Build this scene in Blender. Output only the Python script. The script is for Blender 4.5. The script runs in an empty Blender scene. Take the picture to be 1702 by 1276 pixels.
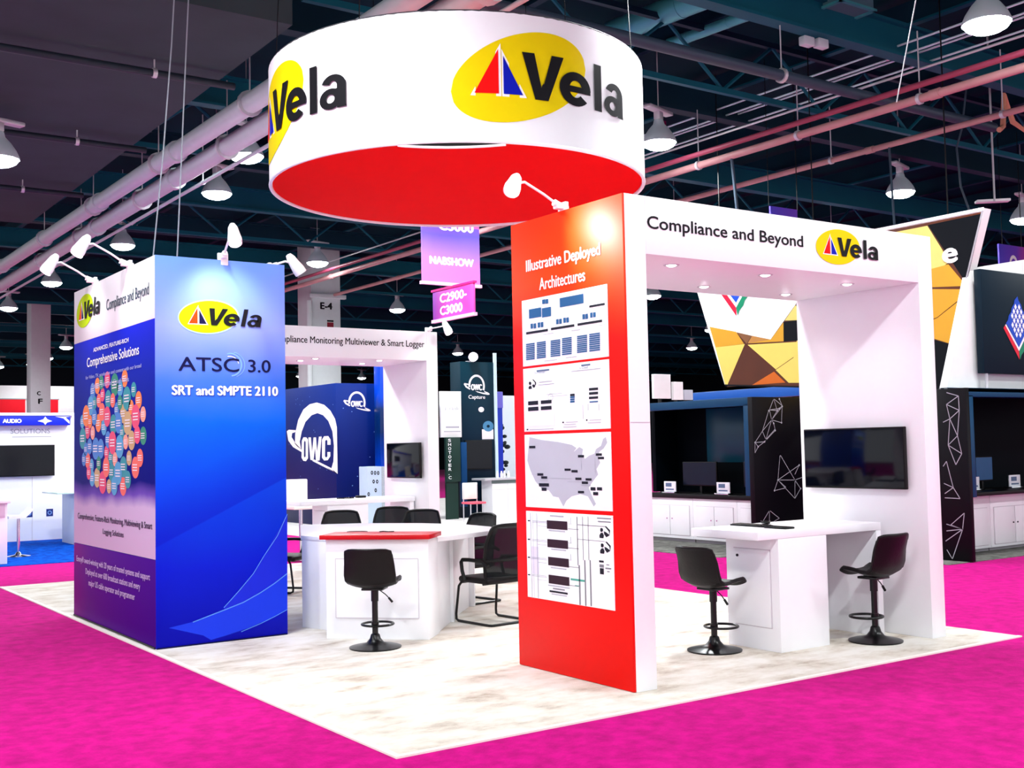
import bpy, bmesh, math, random
from mathutils import Vector, Matrix

SC = bpy.context.scene
COL = SC.collection
random.seed(7)

# ------------------------------------------------------------------ camera, world, exposure
cam_data = bpy.data.cameras.new('camera')
cam = bpy.data.objects.new('camera', cam_data)
COL.objects.link(cam)
F_ = Vector((0.570894,0.819176,0.055057)); R_ = Vector((0.820886,-0.570743,-0.019966)); U_ = Vector((-0.015068,-0.056594,0.998284))
M_ = Matrix.Identity(4)
for i_ in range(3):
    M_[i_][0] = R_[i_]; M_[i_][1] = U_[i_]; M_[i_][2] = -F_[i_]; M_[i_][3] = (-3.322634,-6.019997,1.791874)[i_]
cam.matrix_world = M_
cam_data.sensor_width = 36.0
cam_data.sensor_fit = 'HORIZONTAL'
cam_data.lens = 1909.655 / 1702 * 36.0
cam_data.clip_end = 400
SC.camera = cam

world = bpy.data.worlds.new('hall_ambient')
SC.world = world
world.use_nodes = True
world.node_tree.nodes['Background'].inputs[0].default_value = (0.93, 0.96, 1.0, 1)
world.node_tree.nodes['Background'].inputs[1].default_value = 1.1

vs = SC.view_settings
vs.view_transform = 'Standard'
vs.look = 'None'
vs.exposure = 0.42
vs.gamma = 1.0
LAMP_W = 1500.0      # each high bay lamp
ARM_W = 28.0         # each booth arm light
DOWN_W = 9.0         # each recessed downlight

# ------------------------------------------------------------------ materials
MATS = {}
def lin(c):
    return tuple(((x / 255) / 12.92 if x / 255 <= 0.04045 else (((x / 255) + 0.055) / 1.055) ** 2.4) for x in c)

def mat(name, rgb=(200, 200, 200), rough=0.5, metal=0.0, emit=0.0, noise=0.04, scale=6.0, spec=0.3, coat=0.0, bump=0.0, sheen=0.0, trans=0.0):
    if name in MATS:
        return MATS[name]
    m = bpy.data.materials.new(name)
    m.use_nodes = True
    nt = m.node_tree
    b = nt.nodes['Principled BSDF']
    c = lin(rgb) + (1,)
    b.inputs['Roughness'].default_value = rough
    b.inputs['Metallic'].default_value = metal
    b.inputs['Specular IOR Level'].default_value = spec
    b.inputs['Coat Weight'].default_value = coat
    b.inputs['Sheen Weight'].default_value = sheen
    b.inputs['Transmission Weight'].default_value = trans
    if noise > 0:
        tc = nt.nodes.new('ShaderNodeTexCoord')
        n = nt.nodes.new('ShaderNodeTexNoise')
        n.inputs['Scale'].default_value = scale
        n.inputs['Detail'].default_value = 4
        nt.links.new(tc.outputs['Object'], n.inputs['Vector'])
        mx = nt.nodes.new('ShaderNodeMix')
        mx.data_type = 'RGBA'
        mx.inputs[6].default_value = tuple(x * (1 - noise) for x in c[:3]) + (1,)
        mx.inputs[7].default_value = tuple(min(1, x * (1 + noise)) for x in c[:3]) + (1,)
        nt.links.new(n.outputs['Fac'], mx.inputs[0])
        nt.links.new(mx.outputs[2], b.inputs['Base Color'])
        if bump > 0:
            bp = nt.nodes.new('ShaderNodeBump')
            bp.inputs['Strength'].default_value = bump
            bp.inputs['Distance'].default_value = 0.01
            nt.links.new(n.outputs['Fac'], bp.inputs['Height'])
            nt.links.new(bp.outputs[0], b.inputs['Normal'])
    else:
        b.inputs['Base Color'].default_value = c
    if emit > 0:
        b.inputs['Emission Color'].default_value = c
        b.inputs['Emission Strength'].default_value = emit
    MATS[name] = m
    return m

def ramp_mat(name, axis, stops, lo, hi, rough=0.4, coat=0.0, spec=0.15, fold=False):
    """printed panel whose ink runs through colours along one object axis"""
    m = bpy.data.materials.new(name); m.use_nodes = True
    nt = m.node_tree; b = nt.nodes['Principled BSDF']
    b.inputs['Specular IOR Level'].default_value = spec
    tc = nt.nodes.new('ShaderNodeTexCoord'); sp = nt.nodes.new('ShaderNodeSeparateXYZ')
    nt.links.new(tc.outputs['Object'], sp.inputs[0])
    mr = nt.nodes.new('ShaderNodeMapRange')
    mr.inputs['From Min'].default_value = lo; mr.inputs['From Max'].default_value = hi
    nt.links.new(sp.outputs[axis], mr.inputs['Value'])
    nz = nt.nodes.new('ShaderNodeTexNoise'); nz.inputs['Scale'].default_value = 1.3; nz.inputs['Detail'].default_value = 3
    nt.links.new(tc.outputs['Object'], nz.inputs['Vector'])
    ad = nt.nodes.new('ShaderNodeMath'); ad.operation = 'MULTIPLY_ADD'
    ad.inputs[1].default_value = 0.09
    nt.links.new(nz.outputs['Fac'], ad.inputs[0]); nt.links.new(mr.outputs[0], ad.inputs[2])
    sb = nt.nodes.new('ShaderNodeMath'); sb.operation = 'SUBTRACT'; sb.inputs[1].default_value = 0.045
    nt.links.new(ad.outputs[0], sb.inputs[0])
    cr = nt.nodes.new('ShaderNodeValToRGB')
    e = cr.color_ramp.elements
    while len(e) < len(stops): e.new(0.5)
    for el, (p, c) in zip(e, stops):
        el.position = p; el.color = lin(c) + (1,)
    nt.links.new(sb.outputs[0], cr.inputs[0])
    if fold:   # printed fold: ink deepens above a slanting line, then fades out upwards
        a = nt.nodes.new('ShaderNodeMath'); a.operation = 'MULTIPLY_ADD'; a.inputs[1].default_value = -0.467
        nt.links.new(sp.outputs[0], a.inputs[0]); nt.links.new(sp.outputs[2], a.inputs[2])
        r1 = nt.nodes.new('ShaderNodeMapRange'); r1.inputs['From Min'].default_value = .937; r1.inputs['From Max'].default_value = 1.45; r1.inputs['To Min'].default_value = 1; r1.inputs['To Max'].default_value = 0
        r2 = nt.nodes.new('ShaderNodeMapRange'); r2.inputs['From Min'].default_value = .925; r2.inputs['From Max'].default_value = .94
        mu = nt.nodes.new('ShaderNodeMath'); mu.operation = 'MULTIPLY'; ms = nt.nodes.new('ShaderNodeMath'); ms.operation = 'MULTIPLY'; ms.inputs[1].default_value = .55
        nt.links.new(a.outputs[0], r1.inputs['Value']); nt.links.new(a.outputs[0], r2.inputs['Value'])
        nt.links.new(r1.outputs[0], mu.inputs[0]); nt.links.new(r2.outputs[0], mu.inputs[1]); nt.links.new(mu.outputs[0], ms.inputs[0])
        mx = nt.nodes.new('ShaderNodeMix'); mx.data_type = 'RGBA'; mx.inputs[7].default_value = lin((0, 8, 196)) + (1,)
        nt.links.new(ms.outputs[0], mx.inputs[0]); nt.links.new(cr.outputs[0], mx.inputs[6])
        nt.links.new(mx.outputs[2], b.inputs['Base Color'])
    else:
        nt.links.new(cr.outputs[0], b.inputs['Base Color'])
    b.inputs['Roughness'].default_value = rough
    b.inputs['Coat Weight'].default_value = coat
    MATS[name] = m
    return m

def carpet_mat(name, c1, c2, c3=None, stretch=(1, 1, 1), scale=3.0, fibre=160.0, sheen=0.0, bump=0.35, split=(0.38, 0.62)):
    m = bpy.data.materials.new(name); m.use_nodes = True
    nt = m.node_tree; b = nt.nodes['Principled BSDF']
    tc = nt.nodes.new('ShaderNodeTexCoord'); mp = nt.nodes.new('ShaderNodeMapping')
    mp.inputs['Scale'].default_value = stretch
    nt.links.new(tc.outputs['Object'], mp.inputs[0])
    n = nt.nodes.new('ShaderNodeTexNoise'); n.inputs['Scale'].default_value = scale
    n.inputs['Detail'].default_value = 8; n.inputs['Roughness'].default_value = 0.65
    nt.links.new(mp.outputs[0], n.inputs['Vector'])
    cr = nt.nodes.new('ShaderNodeValToRGB'); e = cr.color_ramp.elements
    e[0].position = split[0]; e[0].color = lin(c1) + (1,)
    e[1].position = split[1]; e[1].color = lin(c2) + (1,)
    if c3:
        q = e.new(sum(split) / 2); q.color = lin(c3) + (1,)
    nt.links.new(n.outputs['Fac'], cr.inputs[0])
    nt.links.new(cr.outputs[0], b.inputs['Base Color'])
    f = nt.nodes.new('ShaderNodeTexNoise'); f.inputs['Scale'].default_value = fibre; f.inputs['Detail'].default_value = 2
    nt.links.new(tc.outputs['Object'], f.inputs['Vector'])
    bp = nt.nodes.new('ShaderNodeBump'); bp.inputs['Strength'].default_value = bump; bp.inputs['Distance'].default_value = 0.01
    nt.links.new(f.outputs['Fac'], bp.inputs['Height']); nt.links.new(bp.outputs[0], b.inputs['Normal'])
    b.inputs['Roughness'].default_value = 0.95
    b.inputs['Specular IOR Level'].default_value = 0.04
    b.inputs['Sheen Weight'].default_value = sheen
    if sheen:
        b.inputs['Sheen Tint'].default_value = lin((255, 170, 215)) + (1,)
        b.inputs['Sheen Roughness'].default_value = 0.25
    MATS[name] = m
    return m

WHITE = mat('white_laminate', (240, 240, 244), 0.35, noise=0.015)
WHITE_FAB = mat('white_fabric', (244, 244, 247), 0.8, noise=0.012)
GREY_EDGE = mat('grey_seam', (150, 145, 152), 0.5)
SEAM = mat('pale_seam', (205, 198, 206), 0.5)
BLACK_PL = mat('black_plastic', (5, 5, 6), 0.45, spec=0.25)
BLACK_METAL = mat('black_metal', (5, 4, 6), 0.3, spec=0.35)
LEATHER = mat('black_leather', (11, 5, 8), 0.45, noise=0.25, scale=40, bump=0.15, spec=0.22)
MESH_FAB = mat('dark_mesh', (12, 17, 20), 0.7, noise=0.3, scale=80, bump=0.4, spec=0.2)
MESH_FAB.node_tree.nodes['Principled BSDF'].inputs['Alpha'].default_value = 0.84
SCREEN = mat('dark_screen', (3, 5, 16), 0.1, noise=0.3, scale=0.7, spec=0.25)
RED_INK = mat('red_ink', (245, 0, 0), 0.6, spec=0.15)
BLUE_INK = mat('blue_ink', (0, 16, 170), 0.6, spec=0.15)
YELLOW_INK = mat('yellow_ink', (232, 208, 0), 0.6, spec=0.1)
LIME_INK = mat('lime_ink', (176, 208, 0), 0.6, spec=0.1)
ORANGE_INK = mat('orange_ink', (236, 66, 10), 0.6, spec=0.1)
DARK_INK = mat('dark_ink', (16, 15, 20), 0.6, spec=0.15)
NAVY_INK = mat('navy_ink', (8, 10, 62), 0.6, spec=0.15)
WHITE_INK = mat('white_ink', (250, 250, 252), 0.5, noise=0.0)
RED_FAB = mat('red_fabric', (252, 0, 4), 0.8, noise=0.03, spec=0.05)
RED_TOP = mat('red_laminate', (196, 0, 14), 0.35, spec=0.3)
STEEL = mat('painted_steel', (205, 205, 210), 0.35, metal=0.4)
CHROME = mat('chrome', (220, 222, 226), 0.12, metal=1.0)
GLOW = mat('lamp_glow', (240, 252, 255), 0.4, emit=30.0, noise=0)
GLOW_SMALL = mat('downlight_glow', (255, 253, 255), 0.4, emit=7.0, noise=0)
LAMP_SHELL = mat('lamp_shell', (196, 214, 218), 0.4)
CONCRETE = mat('soffit_concrete', (54, 68, 72), 0.9, noise=0.25, scale=1.2, bump=0.2)
DECK = mat('roof_deck', (0, 40, 50), 0.8, noise=0.5, scale=0.5, spec=0.1)
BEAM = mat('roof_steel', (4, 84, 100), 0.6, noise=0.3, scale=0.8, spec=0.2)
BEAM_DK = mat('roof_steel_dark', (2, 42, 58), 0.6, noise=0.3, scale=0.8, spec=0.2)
DUCT = mat('duct_metal', (76, 168, 172), 0.4, metal=0.3, noise=0.2, scale=2)
PIPE_W = mat('white_pipe', (196, 208, 212), 0.45, noise=0.06)
PIPE_P = mat('pink_pipe', (190, 140, 140), 0.45, noise=0.2, scale=3)
COLUMN_M = mat('column_paint', (206, 212, 214), 0.7, noise=0.06)
FAR_WALL = mat('far_wall', (240, 240, 240), 0.8)
DARK_WALL = mat('dark_wall', (2, 16, 26), 0.8, noise=0.3, scale=0.3)
CARPET = carpet_mat('booth_carpet_pile', (168, 152, 137), (227, 222, 215), (211, 202, 190), stretch=(1.0, 1.8, 1), scale=1.9, split=(0.29, 0.60))
PINK = carpet_mat('aisle_carpet_pile', (158, 0, 100), (200, 0, 128), scale=7.0, fibre=120, sheen=0.14, split=(0.30, 0.62))
BLUE_CARPET = carpet_mat('blue_carpet_pile', (0, 50, 150), (0, 90, 205), scale=6)
GREY_CARPET = carpet_mat('grey_carpet_pile', (92, 92, 88), (130, 130, 124), scale=6)
PALE_CARPET = carpet_mat('pale_carpet_pile', (214, 208, 206), (236, 232, 230), scale=6)

# ------------------------------------------------------------------ mesh builder
ROOTM = {}
def root_matrix(o):
    while o is not None:
        if o.name in ROOTM: return ROOTM[o.name]
        o = o.parent
    return Matrix.Identity(4)

class MB:
    def __init__(s):
        s.v = []; s.f = []; s.m = []; s.mats = []
    def slot(s, m):
        if m not in s.mats: s.mats.append(m)
        return s.mats.index(m)
    def add(s, verts, faces, m):
        k = len(s.v); i = s.slot(m)
        s.v += [tuple(p) for p in verts]
        for f in faces:
            s.f.append([a + k for a in f]); s.m.append(i)
        return s
    def bm(s, bm, m):
        bm.verts.index_update()
        s.add([v.co.copy() for v in bm.verts], [[v.index for v in f.verts] for f in bm.faces], m)
        bm.free(); return s
    def box(s, lo, hi, m, bevel=0.0, rz=0.0, piv=None, seg=2):
        bm = bmesh.new()
        bmesh.ops.create_cube(bm, size=1)
        lo = Vector(lo); hi = Vector(hi); c = (lo + hi) / 2; d = hi - lo
        for v in bm.verts: v.co = Vector((v.co.x * d.x, v.co.y * d.y, v.co.z * d.z)) + c
        if bevel: bmesh.ops.bevel(bm, geom=list(bm.edges), offset=bevel, segments=seg, affect='EDGES', profile=0.5)
        if rz:
            p = Vector(piv) if piv is not None else c
            bmesh.ops.rotate(bm, verts=bm.verts, cent=p, matrix=Matrix.Rotation(rz, 3, 'Z'))
        return s.bm(bm, m)
    def obox(s, o, ax, ay, az, m, bevel=0.0):
        """box from corner o along three vectors"""
        o = Vector(o); ax = Vector(ax); ay = Vector(ay); az = Vector(az)
        bm = bmesh.new(); bmesh.ops.create_cube(bm, size=1)
        for v in bm.verts:
            q = v.co + Vector((.5, .5, .5)); v.co = o + ax * q.x + ay * q.y + az * q.z
        bmesh.ops.recalc_face_normals(bm, faces=bm.faces)
        if bevel: bmesh.ops.bevel(bm, geom=list(bm.edges), offset=bevel, segments=2, affect='EDGES', profile=0.5)
        return s.bm(bm, m)
    def prism(s, poly, z0, z1, m, bevel=0.0):
        n = len(poly)
        a = sum(poly[i][0] * poly[(i + 1) % n][1] - poly[(i + 1) % n][0] * poly[i][1] for i in range(n))
        if a < 0: poly = poly[::-1]
        bm = bmesh.new()
        b = [bm.verts.new((x, y, z0)) for x, y in poly]; t = [bm.verts.new((x, y, z1)) for x, y in poly]
        bm.faces.new(t); bm.faces.new(b[::-1])
        for i in range(n): bm.faces.new((b[i], b[(i + 1) % n], t[(i + 1) % n], t[i]))
        if bevel: bmesh.ops.bevel(bm, geom=[e for e in bm.edges if abs(e.verts[0].co.z - e.verts[1].co.z) < 1e-6], offset=bevel, segments=2, affect='EDGES', profile=0.5)
        return s.bm(bm, m)
    def cyl(s, p0, p1, r0, m, r1=None, n=16, cap=True):
        r1 = r0 if r1 is None else r1
        p0 = Vector(p0); p1 = Vector(p1); d = (p1 - p0).normalized()
        a = d.orthogonal().normalized(); b = d.cross(a)
        V = []
        for p, r in ((p0, r0), (p1, r1)):
            for i in range(n):
                t = 2 * math.pi * i / n
                V.append(p + a * (r * math.cos(t)) + b * (r * math.sin(t)))
        Fc = [[i, (i + 1) % n, n + (i + 1) % n, n + i] for i in range(n)]
        if cap: Fc += [list(range(n))[::-1], list(range(n, 2 * n))]
        return s.add(V, Fc, m)
    def tube(s, pts, r, m, n=10, closed=False):
        pts = [Vector(p) for p in pts]; N = len(pts)
        V = []; prev = None
        for i, p in enumerate(pts):
            if closed: t = (pts[(i + 1) % N] - pts[i - 1]).normalized()
            else: t = (pts[min(i + 1, N - 1)] - pts[max(i - 1, 0)]).normalized()
            a = t.orthogonal().normalized() if prev is None else (prev - t * prev.dot(t)).normalized()
            prev = a; b = t.cross(a)
            for k in range(n):
                w = 2 * math.pi * k / n
                V.append(p + a * (r * math.cos(w)) + b * (r * math.sin(w)))
        Fc = []
        for i in range(N if closed else N - 1):
            j = (i + 1) % N
            for k in range(n): Fc.append([i * n + k, i * n + (k + 1) % n, j * n + (k + 1) % n, j * n + k])
        if not closed: Fc += [list(range(n))[::-1], [(N - 1) * n + k for k in range(n)]]
        return s.add(V, Fc, m)
    def lathe(s, prof, m, c=(0, 0, 0), n=32, axis=None):
        V = []; Fc = []; c = Vector(c)
        for r, z in prof:
            for i in range(n):
                t = 2 * math.pi * i / n
                V.append(Vector((r * math.cos(t), r * math.sin(t), z)))
        if axis is not None:
            q = Vector((0, 0, 1)).rotation_difference(Vector(axis).normalized())
            V = [q @ p for p in V]
        V = [p + c for p in V]
        for j in range(len(prof) - 1):
            for i in range(n): Fc.append([j * n + i, j * n + (i + 1) % n, (j + 1) * n + (i + 1) % n, (j + 1) * n + i])
        if prof[0][0] > 1e-4: Fc.append(list(range(n))[::-1])
        if prof[-1][0] > 1e-4: Fc.append([(len(prof) - 1) * n + i for i in range(n)])
        return s.add(V, Fc, m)
    def sphere(s, c, r, m, sc=(1, 1, 1), n=16):
        bm = bmesh.new(); bmesh.ops.create_uvsphere(bm, u_segments=n, v_segments=n // 2 + 2, radius=r)
        for v in bm.verts: v.co = Vector((v.co.x * sc[0], v.co.y * sc[1], v.co.z * sc[2])) + Vector(c)
        return s.bm(bm, m)
    def sheet(s, grid, th, m):
        """closed shell from a grid of points thickened along its normals"""
        nu = len(grid); nv = len(grid[0])
        P = [[Vector(p) for p in row] for row in grid]; V = []
        Nn = []
        for i in range(nu):
            for j in range(nv):
                du = P[min(i + 1, nu - 1)][j] - P[max(i - 1, 0)][j]; dv = P[i][min(j + 1, nv - 1)] - P[i][max(j - 1, 0)]
                Nn.append(du.cross(dv).normalized())
        for k in (0.5, -0.5):
            for i in range(nu):
                for j in range(nv): V.append(P[i][j] + Nn[i * nv + j] * th * k)
        h = nu * nv; Fc = []
        for i in range(nu - 1):
            for j in range(nv - 1):
                a = i * nv + j; Fc.append([a, a + nv, a + nv + 1, a + 1]); Fc.append([h + a, h + a + 1, h + a + nv + 1, h + a + nv])
        rim = [(0, j) for j in range(nv)] + [(i, nv - 1) for i in range(1, nu)] + [(nu - 1, j) for j in range(nv - 2, -1, -1)] + [(i, 0) for i in range(nu - 2, 0, -1)]
        rim = [i * nv + j for i, j in rim]
        for a, b in zip(rim, rim[1:] + rim[:1]): Fc.append([a, b, h + b, h + a])
        return s.add(V, Fc, m)
    # ---- flat print on a frame
    def poly(s, fr, pts, m, off=0.003):
        n = len(pts)
        a = sum(pts[i][0] * pts[(i + 1) % n][1] - pts[(i + 1) % n][0] * pts[i][1] for i in range(n))
        if a < 0: pts = pts[::-1]
        return s.add([fr(u, v, off) for u, v in pts], [list(range(n))], m)
    def rect(s, fr, u0, u1, v0, v1, m, off=0.003):
        if u0 > u1: u0, u1 = u1, u0
        return s.poly(fr, [(u0, v0), (u1, v0), (u1, v1), (u0, v1)], m, off)
    def line(s, fr, pts, w, m, off=0.003):
        for (a, b), (c, d) in zip(pts, pts[1:]):
            l = math.hypot(c - a, d - b) or 1e-6; nx = -(d - b) / l * w / 2; ny = (c - a) / l * w / 2
            s.poly(fr, [(a + nx, b + ny), (c + nx, d + ny), (c - nx, d - ny), (a - nx, b - ny)], m, off)
        return s
    def ellipse(s, fr, cu, cv, a, b, m, off=0.003, tilt=0.0, n=48):
        P = []
        for i in range(n):
            t = 2 * math.pi * i / n; x = a * math.cos(t); y = b * math.sin(t)
            P.append((cu + x * math.cos(tilt) - y * math.sin(tilt), cv + x * math.sin(tilt) + y * math.cos(tilt)))
        return s.poly(fr, P, m, off)
    def ring(s, fr, cu, cv, a, b, a2, b2, m, off=0.003, t0=0.0, t1=2 * math.pi, n=48, tilt=0.0):
        ct, st = math.cos(tilt), math.sin(tilt)
        for i in range(n):
            q = []
            for t, aa, bb in ((t0 + (t1 - t0) * i / n, a, b), (t0 + (t1 - t0) * (i + 1) / n, a, b), (t0 + (t1 - t0) * (i + 1) / n, a2, b2), (t0 + (t1 - t0) * i / n, a2, b2)):
                x = aa * math.cos(t); y = bb * math.sin(t)
                q.append((cu + x * ct - y * st, cv + x * st + y * ct))
            s.poly(fr, q, m, off)
        return s
    def text(s, fr, txt, u0, v0, w, h, m, bold=0.0, shear=0.0, off=0.004, cut=0.0, spacing=1.0):
        """lettering fitted into the rectangle (u0,v0,w,h)"""
        V, Fc = glyphs(txt, 0.0, shear, spacing)
        x0 = min(p[0] for p in V); x1 = max(p[0] for p in V); y0 = min(p[1] for p in V); y1 = max(p[1] for p in V)
        P = [((x - x0) / (x1 - x0) * w + u0, (y - y0) / (y1 - y0) * h + v0) for x, y in V]
        if cut:
            bm = bmesh.new(); vv = [bm.verts.new((x, y, 0)) for x, y in P]
            for f in Fc:
                try: bm.faces.new([vv[i] for i in f])
                except ValueError: pass
            k = u0 + cut
            while k < u0 + w:
                bmesh.ops.bisect_plane(bm, geom=list(bm.verts) + list(bm.edges) + list(bm.faces), plane_co=(k, 0, 0), plane_no=(1, 0, 0)); k += cut
            bm.verts.index_update()
            P = [(v.co.x, v.co.y) for v in bm.verts]; Fc = [[v.index for v in f.verts] for f in bm.faces]; bm.free()
        if not bold: return s.add([fr(u, v, off) for u, v in P], Fc, m)
        d = bold * 0.55 * h; sx = (w - 2 * d) / w; sy = (h - 1.2 * d) / h
        for k, (dx, dy) in enumerate(((0, .6), (2, .6), (1, 0), (1, 1.2), (1, .6))):
            s.add([fr(u0 + (u - u0) * sx + dx * d, v0 + (v - v0) * sy + dy * d, off + k * .00025) for u, v in P], Fc, m)
        return s
    def name_letters(s, fr, u0, v0, w, h, m, off, cut=0.0, slant=0.0):
        """heavy V e l a drawn as outlines inside (u0,v0,w,h)"""
        q = lambda a, b: (u0 + w * a + slant * h * (b - .5), v0 + h * b)
        def pl(pts, k=0): s.poly(fr, [q(a, b) for a, b in pts], m, off + k * .0004)
        def arc(cu, cv, a, b, a2, b2, t0, t1, n=26, k=1):
            for i in range(n):
                x, y = t0 + (t1 - t0) * i / n, t0 + (t1 - t0) * (i + 1) / n
                pl([(cu + a * math.cos(x), cv + b * math.sin(x)), (cu + a * math.cos(y), cv + b * math.sin(y)), (cu + a2 * math.cos(y), cv + b2 * math.sin(y)), (cu + a2 * math.cos(x), cv + b2 * math.sin(x))], k)
        pl([(0, .96), (.095, .96), (.165, .0), (.095, 0)]); pl([(.235, .96), (.335, .96), (.20, 0), (.13, 0)], 1); pl([(.12, .0), (.18, 0), (.165, .36), (.15, .30)], 2)
        arc(.44, .35, .145, .36, .058, .18, 0.0, math.pi * 2 - .75)
        for i in range(6): pl([(.36 + .037 * i, .28), (.36 + .037 * (i + 1), .28), (.36 + .037 * (i + 1), .41), (.36 + .037 * i, .41)], 2)
        pl([(.625, 0), (.705, 0), (.705, 1), (.625, 1)])
        arc(.842, .21, .108, .22, .04, .09, 0, 2 * math.pi); pl([(.905, 0), (.99, 0), (.985, .06), (.985, .48), (.905, .48)], 2)
        arc(.868, .47, .117, .245, .037, .105, -.05, math.pi - .32); pl([(.865, .30), (.93, .30), (.93, .42), (.865, .40)], 2)
        return s
    def build(s, name, parent=None, smooth=True, local=False, **tags):
        me = bpy.data.meshes.new(name)
        V = s.v
        if parent is not None and not local:
            inv = root_matrix(parent).inverted()
            V = [tuple(inv @ Vector(p)) for p in V]
        me.from_pydata(V, [], s.f)
        for m in s.mats: me.materials.append(m)
        me.polygons.foreach_set('material_index', s.m)
        if smooth:
            me.polygons.foreach_set('use_smooth', [True] * len(me.polygons))
            me.set_sharp_from_angle(angle=math.radians(32))
        me.update()
        o = bpy.data.objects.new(name, me)
        COL.objects.link(o)
        if parent is not None: o.parent = parent
        for k, v in tags.items(): o[k] = v
        return o

GLY = {}
def glyphs(txt, bold, shear, spacing):
    key = (txt, bold, shear, spacing)
    if key not in GLY:
        cu = bpy.data.curves.new('lettering_source', 'FONT')
        cu.body = txt; cu.size = 1; cu.offset = bold; cu.shear = shear; cu.space_character = spacing; cu.resolution_u = 4
        ob = bpy.data.objects.new('lettering_source', cu)
        me = bpy.data.meshes.new_from_object(ob)
        GLY[key] = ([(v.co.x, v.co.y) for v in me.vertices], [list(p.vertices) for p in me.polygons])
        bpy.data.objects.remove(ob); bpy.data.curves.remove(cu); bpy.data.meshes.remove(me)
    return GLY[key]

def frame(o, u, v):
    o = Vector(o); u = Vector(u).normalized(); v = Vector(v).normalized(); n = u.cross(v)
    return lambda a, b, off=0.0: o + u * a + v * b + n * off
def face_y(y, x0=0.0):       # a face looking towards -y, u = world x
    return lambda a, b, off=0.0: Vector((a + x0, y - off, b))
def face_x(x):               # a face looking towards -x, u = -world y
    return lambda a, b, off=0.0: Vector((x - off, -a, b))

def thing(name, label, cat, loc=(0, 0, 0), rz=0.0, group=None):
    o = bpy.data.objects.new(name, None); COL.objects.link(o)
    o.empty_display_size = 0.1
    o.location = loc; o.rotation_euler = (0, 0, rz)
    ROOTM[o.name] = Matrix.Translation(Vector(loc)) @ Matrix.Rotation(rz, 4, 'Z')
    o['label'] = label; o['category'] = cat
    if group: o['group'] = group
    return o
def single(mb, name, label, cat, group=None, **k):
    o = mb.build(name, **k); o['label'] = label; o['category'] = cat
    if group: o['group'] = group
    return o
def struct(mb, name):
    o = mb.build(name); o['kind'] = 'structure'; return o
def dup(root, loc, rz, label=None, group=None, scale=None):
    def cp(o, par):
        c = o.copy(); COL.objects.link(c)
        if par is not None: c.parent = par
        for ch in [x for x in bpy.data.objects if x.parent == o]: cp(ch, c)
        return c
    r = cp(root, None)
    r.location = loc; r.rotation_euler = (0, 0, rz)
    if scale: r.scale = scale
    if label: r['label'] = label
    if group: r['group'] = group
    return r
def spot(name, loc, target, watts, size=math.radians(110), blend=0.6, radius=0.1, parent=None, col=(1, 1, 1)):
    l = bpy.data.lights.new(name, 'SPOT'); l.energy = watts; l.spot_size = size; l.spot_blend = blend; l.shadow_soft_size = radius; l.color = col
    o = bpy.data.objects.new(name, l); COL.objects.link(o)
    d = Vector(target) - Vector(loc)
    q = d.to_track_quat('-Z', 'Y')
    m = Matrix.Translation(Vector(loc)) @ q.to_matrix().to_4x4()
    if parent is not None:
        o.parent = parent; m = root_matrix(parent).inverted() @ m
    o.matrix_local = m
    return o

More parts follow.
